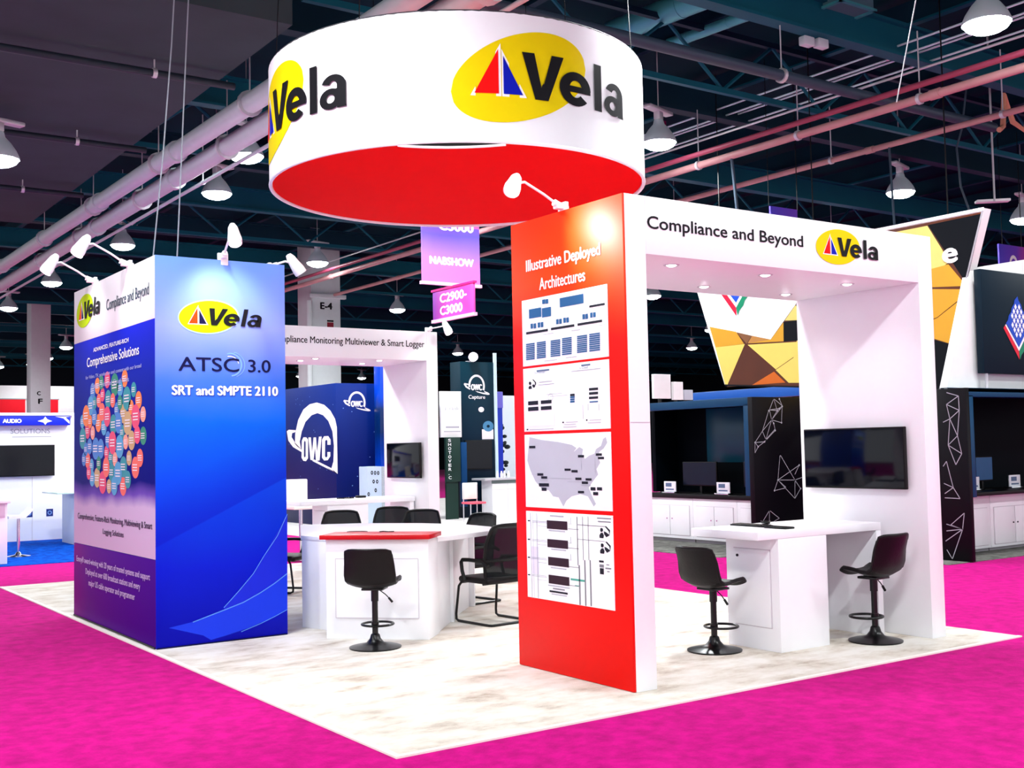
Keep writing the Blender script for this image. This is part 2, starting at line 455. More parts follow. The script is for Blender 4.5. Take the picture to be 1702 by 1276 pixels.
# outline data for printed graphics (metres on their panels)
D = {'sign':{'white':[[10.056,4.059],[8.501,3.673],[8.131,4.018],[7.88,4.25]],'polys':[('gold',[[10.056,4.059],[9.358,3.897],[9.161,3.65],[9.903,3.644]]),('gold_light',[[9.903,3.644],[9.138,3.645],[9.635,2.882],[9.702,2.989]]),('bronze',[[9.347,3.888],[8.95,3.783],[9.092,3.644]]),('tan',[[8.95,3.783],[8.49,3.672],[9.069,3.651]]),('gold',[[8.49,3.672],[8.176,3.957],[8.187,3.612],[9.069,3.651]]),('yellow',[[8.143,3.986],[7.881,4.234],[7.791,4.144],[7.799,3.959]]),('charcoal',[[8.176,3.962],[7.737,3.961],[7.753,3.594],[8.181,3.607]]),('gold_light',[[9.07,3.625],[7.551,3.56],[7.554,3.497],[8.394,3.117]]),('gold_light',[[8.395,3.105],[7.555,3.481],[7.583,2.824],[8.097,2.854]]),('bronze_dark',[[9.105,3.611],[8.439,3.087],[8.989,2.863],[9.636,2.86]]),('orange',[[8.439,3.079],[8.177,2.863],[8.989,2.863]]),('charcoal',[[5.095,5.209],[4.13,5.223],[4.455,4.179]]),('yellow',[[5.843,5.199],[5.109,5.2],[4.854,4.771],[4.756,4.552],[4.991,4.453],[5.265,4.54]]),('gold',[[5.268,4.479],[4.757,4.528],[4.456,4.148],[5.28,4.224]]),('gold',[[5.281,4.2],[4.458,4.097],[4.497,4.007],[4.992,3.718],[5.307,3.641]]),('gold',[[5.308,3.617],[4.993,3.706],[4.489,3.995],[4.709,3.25],[5.314,3.472]]),('charcoal',[[5.316,3.447],[4.709,3.245],[4.976,2.412],[5.358,2.526]])],'e':[[4.849,4.566],[4.599,4.755]]},'sign_corners':[[9.691,2.888],[5.03,2.497],[4.113,5.263]],'netA':[[[11.134,2.513],[11.334,2.396],[11.21,2.313],[11.024,2.325],[11.134,2.513],[11.21,2.313],[11.067,2.161],[11.024,2.325],[11.263,2.349]],[[11.27,2.507],[11.334,2.396],[11.303,2.113],[11.067,2.161],[11.333,2.384]],[[11.006,2.313],[10.84,1.976],[10.659,1.792],[10.651,1.62],[10.728,1.722],[10.665,1.792],[10.882,1.801],[10.728,1.722]],[[11.067,2.161],[10.84,1.976],[10.917,1.835],[11.144,2.008],[11.115,2.102],[11.067,2.161],[10.917,1.835],[10.882,1.801],[11.143,1.985]],[[11.243,1.585],[11.172,1.165],[11.702,1.397],[11.589,1.246]],[[11.243,1.585],[11.47,1.297],[11.585,1.152],[11.172,1.165],[11.08,0.994],[11.371,1.03],[11.172,1.165],[11.57,0.845],[11.717,1.005],[11.585,1.152],[11.371,1.03]],[[11.585,1.152],[11.57,0.845]],[[11.585,1.152],[11.78,1.193]],[[11.371,1.03],[11.585,1.152]],[[10.947,0.675],[10.789,0.51]],[[10.947,0.675],[11.176,0.536],[11.005,0.475]],[[10.947,0.675],[10.938,0.479]]],'netB':[[[4.255,2.474],[4.059,2.414],[4.055,2.203],[4.216,2.083],[4.263,2.298],[4.059,2.414]],[[4.263,2.298],[4.055,2.203],[4.101,1.831],[4.216,2.083],[4.262,1.696],[4.101,1.831],[4.043,1.569],[4.148,1.408],[4.262,1.696],[4.043,1.569]],[[4.332,2.037],[4.216,2.083]],[[4.302,1.458],[4.206,1.072],[4.101,0.913],[4.355,0.919]],[[4.36,1.132],[4.206,1.072],[4.352,0.981]],[[4.302,1.458],[4.362,1.383]],[[4.042,0.705],[4.274,0.522],[4.08,0.469],[4.042,0.705]],[[4.345,0.532],[4.08,0.469],[4.349,0.432]],[[4.08,0.469],[4.37,0.281]],[[4.08,0.469],[4.269,0.026],[4.356,0.157]]],'p1':[('b',[1.419,1.38,2.943,2.979]),('b',[1.375,1.337,2.941,2.977]),('b',[1.185,0.883,2.891,2.964]),('b',[1.605,1.435,2.844,2.92]),('b',[1.425,1.304,2.835,2.91]),('k',[0.814,0.628,2.848,2.864]),('b',[1.587,1.552,2.759,2.8]),('b',[1.544,1.51,2.757,2.798]),('b',[1.487,1.453,2.759,2.8]),('b',[1.445,1.411,2.758,2.799]),('b',[1.238,1.205,2.761,2.801]),('b',[1.198,1.166,2.76,2.8]),('b',[1.144,1.112,2.763,2.803]),('b',[1.105,1.073,2.762,2.801]),('b',[0.901,0.87,2.766,2.805]),('b',[0.864,0.833,2.765,2.804]),('b',[0.806,0.776,2.769,2.807]),('b',[0.769,0.739,2.768,2.806]),('k',[1.651,1.351,2.718,2.737]),('k',[1.309,1.005,2.721,2.74]),('k',[0.965,0.665,2.723,2.741]),('b',[1.655,1.535,2.629,2.64]),('b',[1.656,1.535,2.614,2.624]),('b',[1.656,1.536,2.598,2.609]),('b',[1.657,1.536,2.583,2.594]),('b',[1.657,1.537,2.568,2.579]),('b',[1.658,1.537,2.553,2.564]),('b',[1.658,1.538,2.537,2.548]),('b',[1.659,1.539,2.522,2.533]),('b',[1.659,1.539,2.507,2.518]),('b',[1.505,1.383,2.63,2.641]),('b',[1.505,1.383,2.615,2.626]),('b',[1.506,1.384,2.6,2.611]),('b',[1.506,1.384,2.584,2.595]),('b',[1.507,1.385,2.569,2.58]),('b',[1.507,1.385,2.554,2.565]),('b',[1.508,1.386,2.538,2.549]),('b',[1.508,1.386,2.523,2.534]),('b',[1.509,1.387,2.508,2.519]),('b',[1.317,1.19,2.628,2.639]),('b',[1.318,1.19,2.613,2.624]),('b',[1.318,1.191,2.598,2.609]),('b',[1.319,1.192,2.583,2.594]),('b',[1.319,1.192,2.568,2.579]),('b',[1.32,1.193,2.553,2.564]),('b',[1.321,1.193,2.538,2.549]),('b',[1.321,1.194,2.523,2.534]),('b',[1.322,1.194,2.508,2.518]),('b',[1.166,1.042,2.633,2.644]),('b',[1.167,1.043,2.618,2.629]),('b',[1.167,1.043,2.603,2.614]),('b',[1.168,1.044,2.587,2.598]),('b',[1.168,1.044,2.572,2.583]),('b',[1.169,1.045,2.556,2.568]),('b',[1.169,1.045,2.541,2.552]),('b',[1.17,1.046,2.526,2.537]),('b',[1.171,1.047,2.51,2.521]),('b',[0.974,0.85,2.633,2.644]),('b',[0.974,0.85,2.618,2.629]),('b',[0.975,0.851,2.603,2.613]),('b',[0.975,0.851,2.588,2.598]),('b',[0.976,0.852,2.572,2.583]),('b',[0.977,0.852,2.557,2.568]),('b',[0.977,0.853,2.542,2.553]),('b',[0.978,0.854,2.527,2.538]),('b',[0.978,0.854,2.512,2.523]),('b',[0.823,0.694,2.635,2.646]),('b',[0.823,0.694,2.619,2.631]),('b',[0.824,0.695,2.604,2.615]),('b',[0.825,0.695,2.588,2.6]),('b',[0.825,0.696,2.573,2.584]),('b',[0.826,0.696,2.558,2.569]),('b',[0.826,0.697,2.542,2.553]),('b',[0.827,0.698,2.527,2.538]),('b',[0.827,0.698,2.511,2.522]),('g',[0.8,0.633,2.947,2.951]),('g',[0.785,0.636,2.929,2.933]),('g',[0.769,0.636,2.911,2.915]),('g',[1.421,1.277,2.694,2.698]),('g',[1.044,0.932,2.688,2.693]),('g',[0.712,0.632,2.697,2.701]),('g',[1.405,1.238,2.478,2.482]),('g',[1.121,0.984,2.484,2.488])],'p2':[('k',[1.643,1.505,2.134,2.166]),('k',[1.466,1.324,2.137,2.165]),('k',[1.645,1.502,2.086,2.118]),('k',[1.468,1.325,2.088,2.117]),('k',[1.078,1.021,2.182,2.199]),('b',[1.079,1.022,2.166,2.18]),('b',[1.079,1.023,2.149,2.162]),('b',[1.08,1.023,2.131,2.145]),('k',[0.841,0.732,2.213,2.232]),('k',[0.842,0.733,2.181,2.2]),('k',[0.844,0.734,2.148,2.166]),('b',[0.838,0.736,2.121,2.131]),('g',[1.489,1.308,2.312,2.317]),('g',[1.5,1.281,2.29,2.295]),('g',[1.387,1.182,2.209,2.212]),('g',[1.341,1.11,2.191,2.194]),('b2',[1.515,1.343,2.401,2.414]),('b2',[0.931,0.819,2.406,2.418]),('g',[1.057,0.693,2.372,2.377]),('k',[1.671,1.649,1.93,1.941]),('g',[1.631,1.303,1.931,1.935]),('k',[1.186,1.166,1.975,1.986]),('g',[1.14,0.988,1.978,1.982]),('g',[1.163,1.015,1.96,1.964]),('g',[1.173,1.007,1.941,1.945]),('k',[0.886,0.869,1.983,1.995]),('g',[0.843,0.703,1.985,1.989]),('g',[0.865,0.708,1.966,1.97]),('g',[0.861,0.856,2.063,2.112]),('g',[0.729,0.724,2.058,2.107]),('g',[0.923,0.919,2.0,2.109]),('pale',[1.668,1.291,1.961,2.072]),('pale',[1.008,0.765,2.206,2.309])],'map':[[1.637,1.874],[1.473,1.848],[1.242,1.827],[1.075,1.803],[1.016,1.778],[1.05,1.748],[0.98,1.785],[0.935,1.768],[0.948,1.714],[0.911,1.694],[0.863,1.717],[0.796,1.733],[0.777,1.766],[0.716,1.791],[0.689,1.843],[0.655,1.856],[0.641,1.813],[0.684,1.77],[0.736,1.746],[0.753,1.705],[0.729,1.664],[0.775,1.615],[0.758,1.574],[0.831,1.516],[0.877,1.474],[0.835,1.409],[0.793,1.352],[0.819,1.332],[0.888,1.407],[0.98,1.422],[1.09,1.403],[1.161,1.367],[1.199,1.32],[1.258,1.39],[1.329,1.397],[1.385,1.443],[1.487,1.458],[1.568,1.515],[1.637,1.608],[1.674,1.682],[1.656,1.771]],'p3':[('k',[1.64,1.555,1.781,1.801]),('k',[0.997,0.921,1.704,1.723]),('k',[0.778,0.706,1.716,1.734]),('k',[0.753,0.681,1.69,1.708]),('k',[1.171,1.093,1.6,1.618]),('k',[1.083,1.006,1.588,1.607]),('k',[1.536,1.453,1.559,1.579]),('k',[1.484,1.402,1.535,1.555]),('k',[1.036,0.96,1.53,1.549]),('k',[0.909,0.835,1.527,1.545]),('k',[0.956,0.881,1.501,1.52]),('k',[1.007,0.932,1.429,1.447]),('k',[1.516,1.448,1.472,1.498]),('k',[1.448,1.381,1.473,1.499]),('k',[1.481,1.414,1.438,1.464]),('k',[0.851,0.791,1.453,1.478]),('k',[0.773,0.713,1.455,1.479]),('k',[0.821,0.761,1.418,1.442]),('g',[1.499,1.397,1.516,1.532]),('g',[0.964,0.85,1.485,1.498]),('g',[1.396,1.085,1.538,1.541]),('g',[1.617,1.527,1.568,1.571]),('g',[1.141,0.95,1.515,1.518]),('g',[0.961,0.955,1.606,1.714]),('g',[0.792,0.787,1.582,1.705])],'p4':[('m',[1.421,1.152,1.138,1.205]),('m',[1.419,1.149,0.991,1.056]),('m',[1.413,1.144,0.848,0.915]),('m',[1.412,1.143,0.705,0.773]),('g',[1.646,1.642,0.564,1.258]),('g',[1.613,1.61,0.564,1.259]),('g',[1.561,1.555,0.569,1.254]),('g2',[1.033,1.024,0.874,1.247]),('g2',[1.021,1.006,0.573,0.876]),('g2',[0.963,0.957,0.918,1.252]),('g2',[0.95,0.936,0.573,0.92]),('g2',[0.895,0.889,0.922,1.255]),('g2',[0.884,0.87,0.577,0.924]),('pale2',[1.638,1.544,0.765,0.985]),('g',[1.621,1.424,1.19,1.194]),('g',[1.621,1.418,1.18,1.183]),('g',[1.54,1.419,1.153,1.156]),('k',[1.68,1.651,1.186,1.196]),('g',[1.627,1.429,1.04,1.043]),('g',[1.627,1.424,1.029,1.032]),('g',[1.546,1.425,1.003,1.006]),('k',[1.686,1.656,1.034,1.044]),('g',[1.632,1.434,0.896,0.899]),('g',[1.632,1.429,0.886,0.889]),('g',[1.551,1.43,0.86,0.863]),('k',[1.691,1.661,0.888,0.898]),('g',[1.637,1.439,0.756,0.759]),('g',[1.637,1.434,0.746,0.749]),('g',[1.556,1.435,0.721,0.723]),('k',[1.696,1.666,0.747,0.756]),('g2',[1.142,1.008,1.147,1.151]),('g2',[1.148,1.013,0.999,1.003]),('g2',[1.153,1.019,0.854,0.858]),('g2',[1.158,1.024,0.71,0.714]),('g2',[1.021,0.693,1.184,1.189]),('g2',[1.025,0.697,1.073,1.077]),('g',[1.14,1.097,1.187,1.19]),('g',[1.109,1.104,1.191,1.237]),('g',[1.146,1.103,1.038,1.042]),('g',[1.115,1.109,1.042,1.088]),('g',[1.151,1.108,0.905,0.908]),('g',[1.12,1.114,0.909,0.955]),('g',[1.377,1.198,1.237,1.247]),('g2',[0.782,0.614,1.243,1.251]),('g2',[0.773,0.621,1.218,1.226]),('t',[1.124,0.949,0.753,0.768]),('t',[1.072,1.017,0.714,0.719]),('k',[0.769,0.714,0.916,0.931]),('g2',[0.765,0.715,0.879,0.901]),('k',[0.762,0.716,0.828,0.873]),('g2',[0.685,0.65,0.9,0.907]),('g2',[0.696,0.628,0.872,0.882]),('g2',[0.677,0.647,0.85,0.857]),('g',[1.398,1.181,1.121,1.129]),('g',[1.369,1.175,0.974,0.982]),('g',[1.38,1.175,0.828,0.836]),('g',[1.42,1.137,0.685,0.693]),('g2',[1.358,1.203,0.664,0.673]),('k',[1.404,1.166,0.637,0.651]),('g',[1.377,1.177,0.62,0.627])],'icons4':[[[0.746,1.171],[0.729,1.175],[0.714,1.169],[0.713,1.154],[0.73,1.143],[0.747,1.149]],[[0.758,1.119],[0.74,1.138],[0.717,1.139],[0.704,1.119],[0.712,1.098],[0.757,1.099]],[[0.705,1.151],[0.68,1.146],[0.636,1.126],[0.677,1.107],[0.701,1.129]],[[0.695,1.189],[0.675,1.19],[0.63,1.161],[0.638,1.126],[0.647,1.153]],[[0.743,1.055],[0.725,1.06],[0.711,1.054],[0.709,1.038],[0.727,1.028],[0.743,1.033]],[[0.755,1.004],[0.737,1.022],[0.714,1.023],[0.701,1.004],[0.708,0.983],[0.753,0.983]],[[0.701,1.036],[0.677,1.031],[0.633,1.011],[0.673,0.992],[0.697,1.014]],[[0.692,1.074],[0.672,1.075],[0.627,1.046],[0.635,1.011],[0.644,1.039]]],'icons2':[[[1.627,2.322],[1.609,2.329],[1.592,2.317],[1.596,2.303],[1.613,2.298],[1.626,2.307]],[[1.634,2.279],[1.618,2.293],[1.593,2.29],[1.587,2.268],[1.629,2.266]],[[1.583,2.294],[1.566,2.303],[1.539,2.294],[1.545,2.277],[1.567,2.275]],[[1.579,2.343],[1.562,2.342],[1.527,2.317],[1.531,2.294],[1.544,2.297],[1.543,2.315]]]}
D.update({'sw_band': [[0.176, 0.187], [0.433, 0.223], [0.713, 0.301], [1.033, 0.408], [1.358, 0.593], [1.354, 0.24], [1.186, 0.176], [0.953, 0.105], [0.727, 0.058], [0.578, 0.032], [0.505, 0.082]], 'sw_line1': [[0.706, 0.323], [0.85, 0.461], [1.004, 0.621], [1.113, 0.781], [1.256, 0.97], [1.363, 1.178]], 'sw_line2': [[0.404, 0.216], [0.713, 0.301], [0.902, 0.355], [1.079, 0.433], [1.221, 0.509], [1.358, 0.596]], 'sw_line3': [[0.877, 0.077], [1.077, 0.136], [1.218, 0.187], [1.354, 0.243]], 'sw_dark': [[0.073, 0.95], [0.293, 1.041], [0.511, 1.149], [0.81, 1.285], [1.198, 1.475], [1.198, 1.534], [0.586, 1.31], [0.074, 1.096]], 'sw_tri': [[0.706, 0.323], [1.004, 0.621], [1.113, 0.781], [1.363, 1.178], [1.358, 0.593], [1.033, 0.408], [0.713, 0.301]]})

# ------------------------------------------------------------------ the hall
mb = MB(); mb.box((-16, -18, -0.25), (75, 80, -0.012), PINK); struct(mb, 'floor')
mb = MB(); mb.box((-16, -18, 9.6), (75, 80, 9.8), DECK); struct(mb, 'ceiling')
mb = MB(); mb.box((-16, 78, 0), (75, 78.3, 9.6), DARK_WALL); struct(mb, 'wall_back')
mb = MB(); mb.box((74, -18, 0), (74.3, 78, 9.6), DARK_WALL); struct(mb, 'wall_right')
# pale end wall with red panels, seen under the roof far left
mb = MB(); mb.box((-4, 60, 0), (13.1, 60.3, 5.65), FAR_WALL)
RED_GLASS = mat('red_panel', (246, 10, 36), 0.4)
o = mb.build('trim_1'); o['kind'] = 'structure'
for k, (a, b) in enumerate(((9.0, 10.55), (10.7, 12.25), (7.3, 8.85))):
    mb = MB(); mb.box((a, 59.92, 4.05), (b, 60.05, 4.9), RED_GLASS); mb.box((a - .05, 59.9, 4.0), (b + .05, 59.99, 4.05), GREY_EDGE); mb.box((a - .05, 59.9, 4.9), (b + .05, 59.99, 4.95), GREY_EDGE)
    struct(mb, 'window_%d' % (k + 1))
# concrete soffit box, upper left
mb = MB(); mb.box((-9, 8.0, 7.5), (2.98, 23.6, 9.55), CONCRETE); struct(mb, 'trim_2')
# roof beams along x with flanges, purlins along y
mb = MB()
for k in range(-1, 17):
    y = 6.0 + 4.3 * k
    lo = -14 if k < 0 else 3.1 if 8 < y < 23.6 else -12
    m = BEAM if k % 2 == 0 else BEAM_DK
    mb = MB()
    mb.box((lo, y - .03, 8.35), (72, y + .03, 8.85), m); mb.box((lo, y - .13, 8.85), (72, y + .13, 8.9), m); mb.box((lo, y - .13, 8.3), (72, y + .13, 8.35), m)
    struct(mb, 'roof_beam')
for k in range(0, 22):
    x = 4.6 + 3.1 * k
    mb = MB()
    mb.box((x - .02, -14, 9.1), (x + .02, 76, 9.5), BEAM_DK); mb.box((x - .07, -14, 9.06), (x + .07, 76, 9.1), BEAM if k % 3 == 0 else BEAM_DK)
    struct(mb, 'roof_purlin')
# lattice bracing between beams, seen in the deep roof
for k in range(0, 9):
    y = 8.15 + 8.6 * k
    mb = MB(); n = 26
    for i in range(n):
        x = 3.4 + i * 2.6
        mb.cyl((x, y, 8.0), (x + 1.3, y, 9.0), .035, BEAM, n=6); mb.cyl((x + 1.3, y, 9.0), (x + 2.6, y, 8.0), .035, BEAM, n=6)
    mb.box((3.2, y - .05, 7.93), (71, y + .05, 8.03), BEAM); mb.box((3.2, y - .05, 8.97), (71, y + .05, 9.07), BEAM_DK)
    struct(mb, 'roof_truss')

# pipes
def pipe(name, label, pts, r, m, hang=(), zt=8.3, cat='pipe', couple=0):
    t = thing(name, label, cat, pts[0])
    mb = MB(); mb.tube(pts, r, m, n=12); mb.build('run', t)
    p0 = Vector(pts[0]); p1 = Vector(pts[-1])
    for f in hang:
        p = p0.lerp(p1, f)
        h = MB(); h.cyl(p + Vector((0, 0, -r * 1.3)), (p.x, p.y, zt), .012, STEEL, n=6); h.lathe([(r * 1.15, -.03), (r * 1.3, -.03), (r * 1.3, .03), (r * 1.15, .03)], STEEL, c=p, axis=(p1 - p0), n=14)
        h.build('hanger', t)
    if couple:
        for i in range(couple):
            p = p0.lerp(p1, (i + .5) / couple); d = (p1 - p0).normalized()
            c = MB(); c.cyl(p - d * .09, p + d * .09, r * 1.22, m, n=14); c.build('coupling', t)
    return t
pipe('overhead_pipe', 'upper of the two fat white pipes running under the concrete soffit edge', [(3.56, 2.0, 7.24), (3.3, 46, 7.24)], .16, PIPE_W, (.2, .3, .4, .5), couple=9)
pipe('overhead_pipe', 'lower of the two fat white pipes, nearer the lamps', [(3.98, 2.0, 7.12), (3.98, 46, 7.12)], .17, PIPE_W, (.25, .36, .47), couple=8)
pipe('overhead_pipe', 'thin pale pipe hugging the two fat white pipes', [(4.35, 2.0, 6.98), (4.3, 46, 6.98)], .035, PIPE_W, (.3, .5))
pipe('overhead_pipe', 'thick salmon pink pipe crossing the roof to the right of the round sign', [(12.38, -6, 7.2), (12.38, 44, 7.2)], .07, PIPE_P, (.22, .27, .32, .37, .42), couple=7)
pipe('overhead_pipe', 'dark red pipe running tight above the thick salmon pink pipe', [(12.2, -6, 7.36), (12.2, 44, 7.36)], .05, mat('dark_red_pipe', (150, 60, 84), 0.45), ())
pipe('overhead_pipe', 'thin salmon pipe below and behind the thick salmon pink one', [(14.35, -6, 7.2), (14.35, 30, 7.2)], .055, PIPE_P, (.3, .4), couple=4)
pipe('overhead_pipe', 'slim grey rod running above the thick salmon pink pipe', [(12.5, -6, 7.72), (12.5, 44, 7.72)], .022, STEEL, ())
for k, (x, z, lab) in enumerate(((13.2, 8.5, 'topmost of the bundled grey conduits near the bright lamp at upper right'), (13.45, 8.42, 'second of the bundled grey conduits near the bright lamp at upper right'), (13.8, 8.5, 'third of the bundled grey conduits near the bright lamp at upper right'), (14.1, 8.4, 'lowest of the bundled grey conduits near the bright lamp at upper right'))):
    pipe('conduit', lab, [(x, -4, z), (x, 19, z)], .019, mat('conduit_grey', (206, 236, 240), 0.4), (.3, .45), cat='conduit', zt=9.0)
for k, (y, lab) in enumerate(((10.3, 'dark sprinkler pipe crossing highest on the concrete soffit'), (14.6, 'dark sprinkler pipe crossing the middle of the concrete soffit'), (18.9, 'dark sprinkler pipe crossing lowest on the concrete soffit'))):
    pipe('sprinkler_pipe', lab, [(-9, y, 7.3), (3.06, y, 7.3)], .055, mat('dark_pipe', (34, 44, 54), 0.5), (.5, .72, .9), zt=7.5, cat='pipe')
pipe('sprinkler_pipe', 'slate grey pipe slanting down to the right behind the round sign', [(4.6, 6.0, 7.5), (16, 6.0, 7.5)], .09, mat('slate_pipe', (52, 68, 84), 0.5), (.5,), cat='pipe')
# ducts
def duct(label, pts, r):
    t = thing('air_duct', label, 'duct', pts[0])
    mb = MB(); mb.tube(pts, r, DUCT, n=20); mb.build('duct_run', t)
    for f in (.1, .3, .5, .7, .9):
        p = Vector(pts[0]).lerp(Vector(pts[-1]), f); d = (Vector(pts[-1]) - Vector(pts[0])).normalized()
        b = MB(); b.cyl(p - d * .03, p + d * .03, r * 1.04, DUCT, n=20); b.build('joint_band', t)
duct('wide pale teal duct slanting up behind the top right of the round sign', [(9.72, 9.4, 9.12), (10.3, 4.0, 9.12)], .21)
duct('narrow teal duct beside the wide pale teal duct', [(10.75, 9.0, 9.0), (11.2, 4.6, 9.0)], .1)
t = thing('air_vent', 'square pale framed ceiling vent at the top right', 'vent', (11.7, 6.0, 8.8))
mb = MB(); mb.box((11.3, 5.6, 8.78), (12.1, 6.4, 9.06), mat('vent_metal', (80, 120, 130), 0.5)); mb.build('vent_box', t)
mb = MB()
for a, b in (((11.26, 5.56), (12.14, 5.62)), ((11.26, 6.38), (12.14, 6.44)), ((11.26, 5.56), (11.32, 6.44)), ((12.08, 5.56), (12.14, 6.44))): mb.box((a[0], a[1], 8.75), (b[0], b[1], 8.79), DUCT)
mb.build('frame', t)
for k, (x, lab) in enumerate(((0.79, 'pale hanging wire falling behind the blue tower, left one of the pair'), (1.0, 'pale hanging wire falling behind the blue tower, right one of the pair'))):
    mb = MB(); mb.tube([(x + .15 - k * .05, 6.6, 7.5), (x + .1 - k * .04, 6.65, 6.4), (x + .02, 6.7, 5.2), (x - .1 + k * .08, 6.8, 3.67)], .008, mat('wire_grey', (150, 160, 168), 0.5), n=6)
    single(mb, 'hanging_wire', lab, 'wire')
mb = MB(); mb.tube([(16.6, 5.3, 8.0), (16.2, 5.35, 7.75), (16.0, 5.4, 7.3), (15.8, 5.5, 7.45), (15.55, 5.5, 7.9), (15.4, 5.45, 7.3), (15.2, 5.4, 7.2)], .05, mat('cable_pink', (214, 150, 120), 0.5), n=8)
single(mb, 'cable_loop', 'looped salmon cable bundle hanging below the bright lamp at the upper right edge', 'cable')

# high bay lamps
def make_lamp(loc, label, watts):
    t = thing('high_bay_lamp', label, 'lamp', loc, 0.3, 'white bell shaped high bay lamps')
    mb = MB(); mb.lathe([(.05, .46), (.09, .44), (.11, .36), (.2, .26), (.28, .14), (.325, .04), (.33, 0.0), (.315, 0.0), (.28, .1), (.12, .3), (.0, .33)], LAMP_SHELL, n=28); mb.build('reflector', t, local=True)
    mb = MB(); mb.lathe([(0.0, -.13), (.1, -.125), (.2, -.10), (.28, -.055), (.318, .0), (0.0, .02)], GLOW, n=28); mb.build('lens', t, local=True)
    mb = MB(); mb.box((-.07, -.07, .45), (.07, .07, .6), STEEL, .015); mb.box((-.42, -.09, .6), (.42, .09, .67), STEEL, .02); mb.build('ballast', t, local=True)
    mb = MB(); mb.cyl((0, 0, .66), (0, 0, 2.13), .012, STEEL, n=6); mb.build('hanger', t, local=True)
    return t
def lamp_light(loc, watts):
    l = bpy.data.lights.new('high_bay_light', 'SPOT'); l.energy = watts; l.spot_size = math.radians(165); l.spot_blend = 0.5; l.shadow_soft_size = 0.3; l.color = (0.95, 0.985, 1.0)
    o = bpy.data.objects.new('high_bay_light', l); COL.objects.link(o); o.location = (loc[0], loc[1], loc[2] - 0.1)
LAMPS = [
 (11.05, 2.96, 'large glaring lamp in the upper right corner'),
 (11.36, 10.0, 'bell lamp touching the right edge of the round sign'),
 (19.19, 10.39, 'bell lamp hanging clear above the white archway at right'),
 (24.9, 10.82, 'lamp cut by the right edge beside the gold and black sign'),
 (5.73, 18.2, 'nearest bell lamp to the left of the round sign'),
 (5.07, 14.83, 'small round glare just above the nearest bell lamp left of the sign'),
 (5.8, 25.51, 'bell lamp above the left arm light of the blue tower'),
 (5.78, 33.43, 'bell lamp just over the tilted arm light at far left'),
 (5.93, 40.88, 'lamp at the left edge, below the fat white pipes'),
 (11.7, 25.74, 'bell lamp between the blue tower and the pink hanging banner'),
 (19.62, 35.0, 'bell lamp left of the pink sign reading C2900'),
 (26.35, 26.96, 'lamp half behind the left post of the near archway'),
 (0.40, 13.7, 'lamp cut off by the left edge under the concrete soffit'),
 (11.86, 56.6, 'small far lamp against the left edge of the blue tower, upper one'),
 (12.6, 64.0, 'small far lamp against the left edge of the blue tower, lower one'),
 (12.89, 69.2, 'tiny far lamp above the grey column at the far left'),
 (11.4, 71.5, 'tiny far lamp at the far left edge above the red panels'),
 (33.4, 52.3, 'small far lamp above the dark tower between the two archways'),
 (33.2, 74.4, 'tiny far lamp left of the grey column seen through the back archway'),
 (38.7, 75.0, 'tiny far lamp right of the grey column seen through the back archway'),
 (44.6, 43.9, 'small lamp seen through the near archway, above the white panels'),
 (38.0, 35.6, 'small lamp beside the gold sign, seen through the near archway'),
 (46.0, 36.6, 'lowest small lamp seen through the near archway, over the white panels'),
]
LZ = 7.5
first_lamp = None
for x, y, lab in LAMPS:
    if first_lamp is None: first_lamp = make_lamp((x, y, LZ), lab, LAMP_W)
    else: dup(first_lamp, (x, y, LZ if x > 1 else 6.6), 0.3, lab)
    if y < 60: lamp_light((x, y, LZ if x > 1 else 6.6), LAMP_W)
for x, y in ((11.5, 17.8), (5.8, 10.5), (5.8, 2.9), (11.2, -4.6), (5.8, -4.6), (-1.0, 2.9), (-1.0, -4.6), (-6.5, 3.0), (-6.5, -4.6), (19.2, 2.9), (19.2, 18.0), (26, 18.0)):
    dup(first_lamp, (x, y, LZ), 0.3, 'white bell shaped high bay lamp hanging in the roof grid out of sight', 'high bay lamps out of sight')
    lamp_light((x, y, LZ), LAMP_W)

# ------------------------------------------------------------------ the booth
mb = MB(); mb.box((0, 0, -0.012), (6.42, 11.3, 0.0), CARPET, .004)
o = single(mb, 'booth_carpet', 'mottled cream and taupe booth carpet laid on the pink aisle carpet', 'carpet')
mb = MB()
mb.box((-.012, -.012, -.012), (6.432, .03, .0004), mat('carpet_binding', (240, 234, 226), 0.9)); mb.box((-.012, .03, -.012), (.03, 11.3, .0004), mat('carpet_binding'))
mb.build('edge_binding', o)

def vela(mb, fr, u0, vc, w, lime=False, cut=0.0, off=0.004, tilt=math.radians(5)):
    """yellow oval, red and blue sails, dark four letter name; w is the oval's width"""
    Y = LIME_INK if lime else YELLOW_INK
    mb.ellipse(fr, u0 + .5 * w, vc, .5 * w, .265 * w, Y, off, tilt, 72)
    R = ORANGE_INK if lime else RED_INK
    q = lambda pts: [(u0 + a * w, vc + b * w) for a, b in pts]
    mb.poly(fr, q([(.145, -.135), (.325, -.135), (.325, .185)]), WHITE_INK, off + .002)
    mb.poly(fr, q([(.165, -.12), (.312, -.12), (.312, .145)]), R, off + .004)
    mb.poly(fr, q([(.33, -.135), (.49, -.135), (.33, .15)]), WHITE_INK, off + .002)
    mb.poly(fr, q([(.338, -.12), (.462, -.12), (.338, .11)]), NAVY_INK if lime else BLUE_INK, off + .004)
    mb.name_letters(fr, u0 + .48 * w, vc - .135 * w, .95 * w, .29 * w, DARK_INK, off + .006, slant=.22 if lime else .0)
    return mb

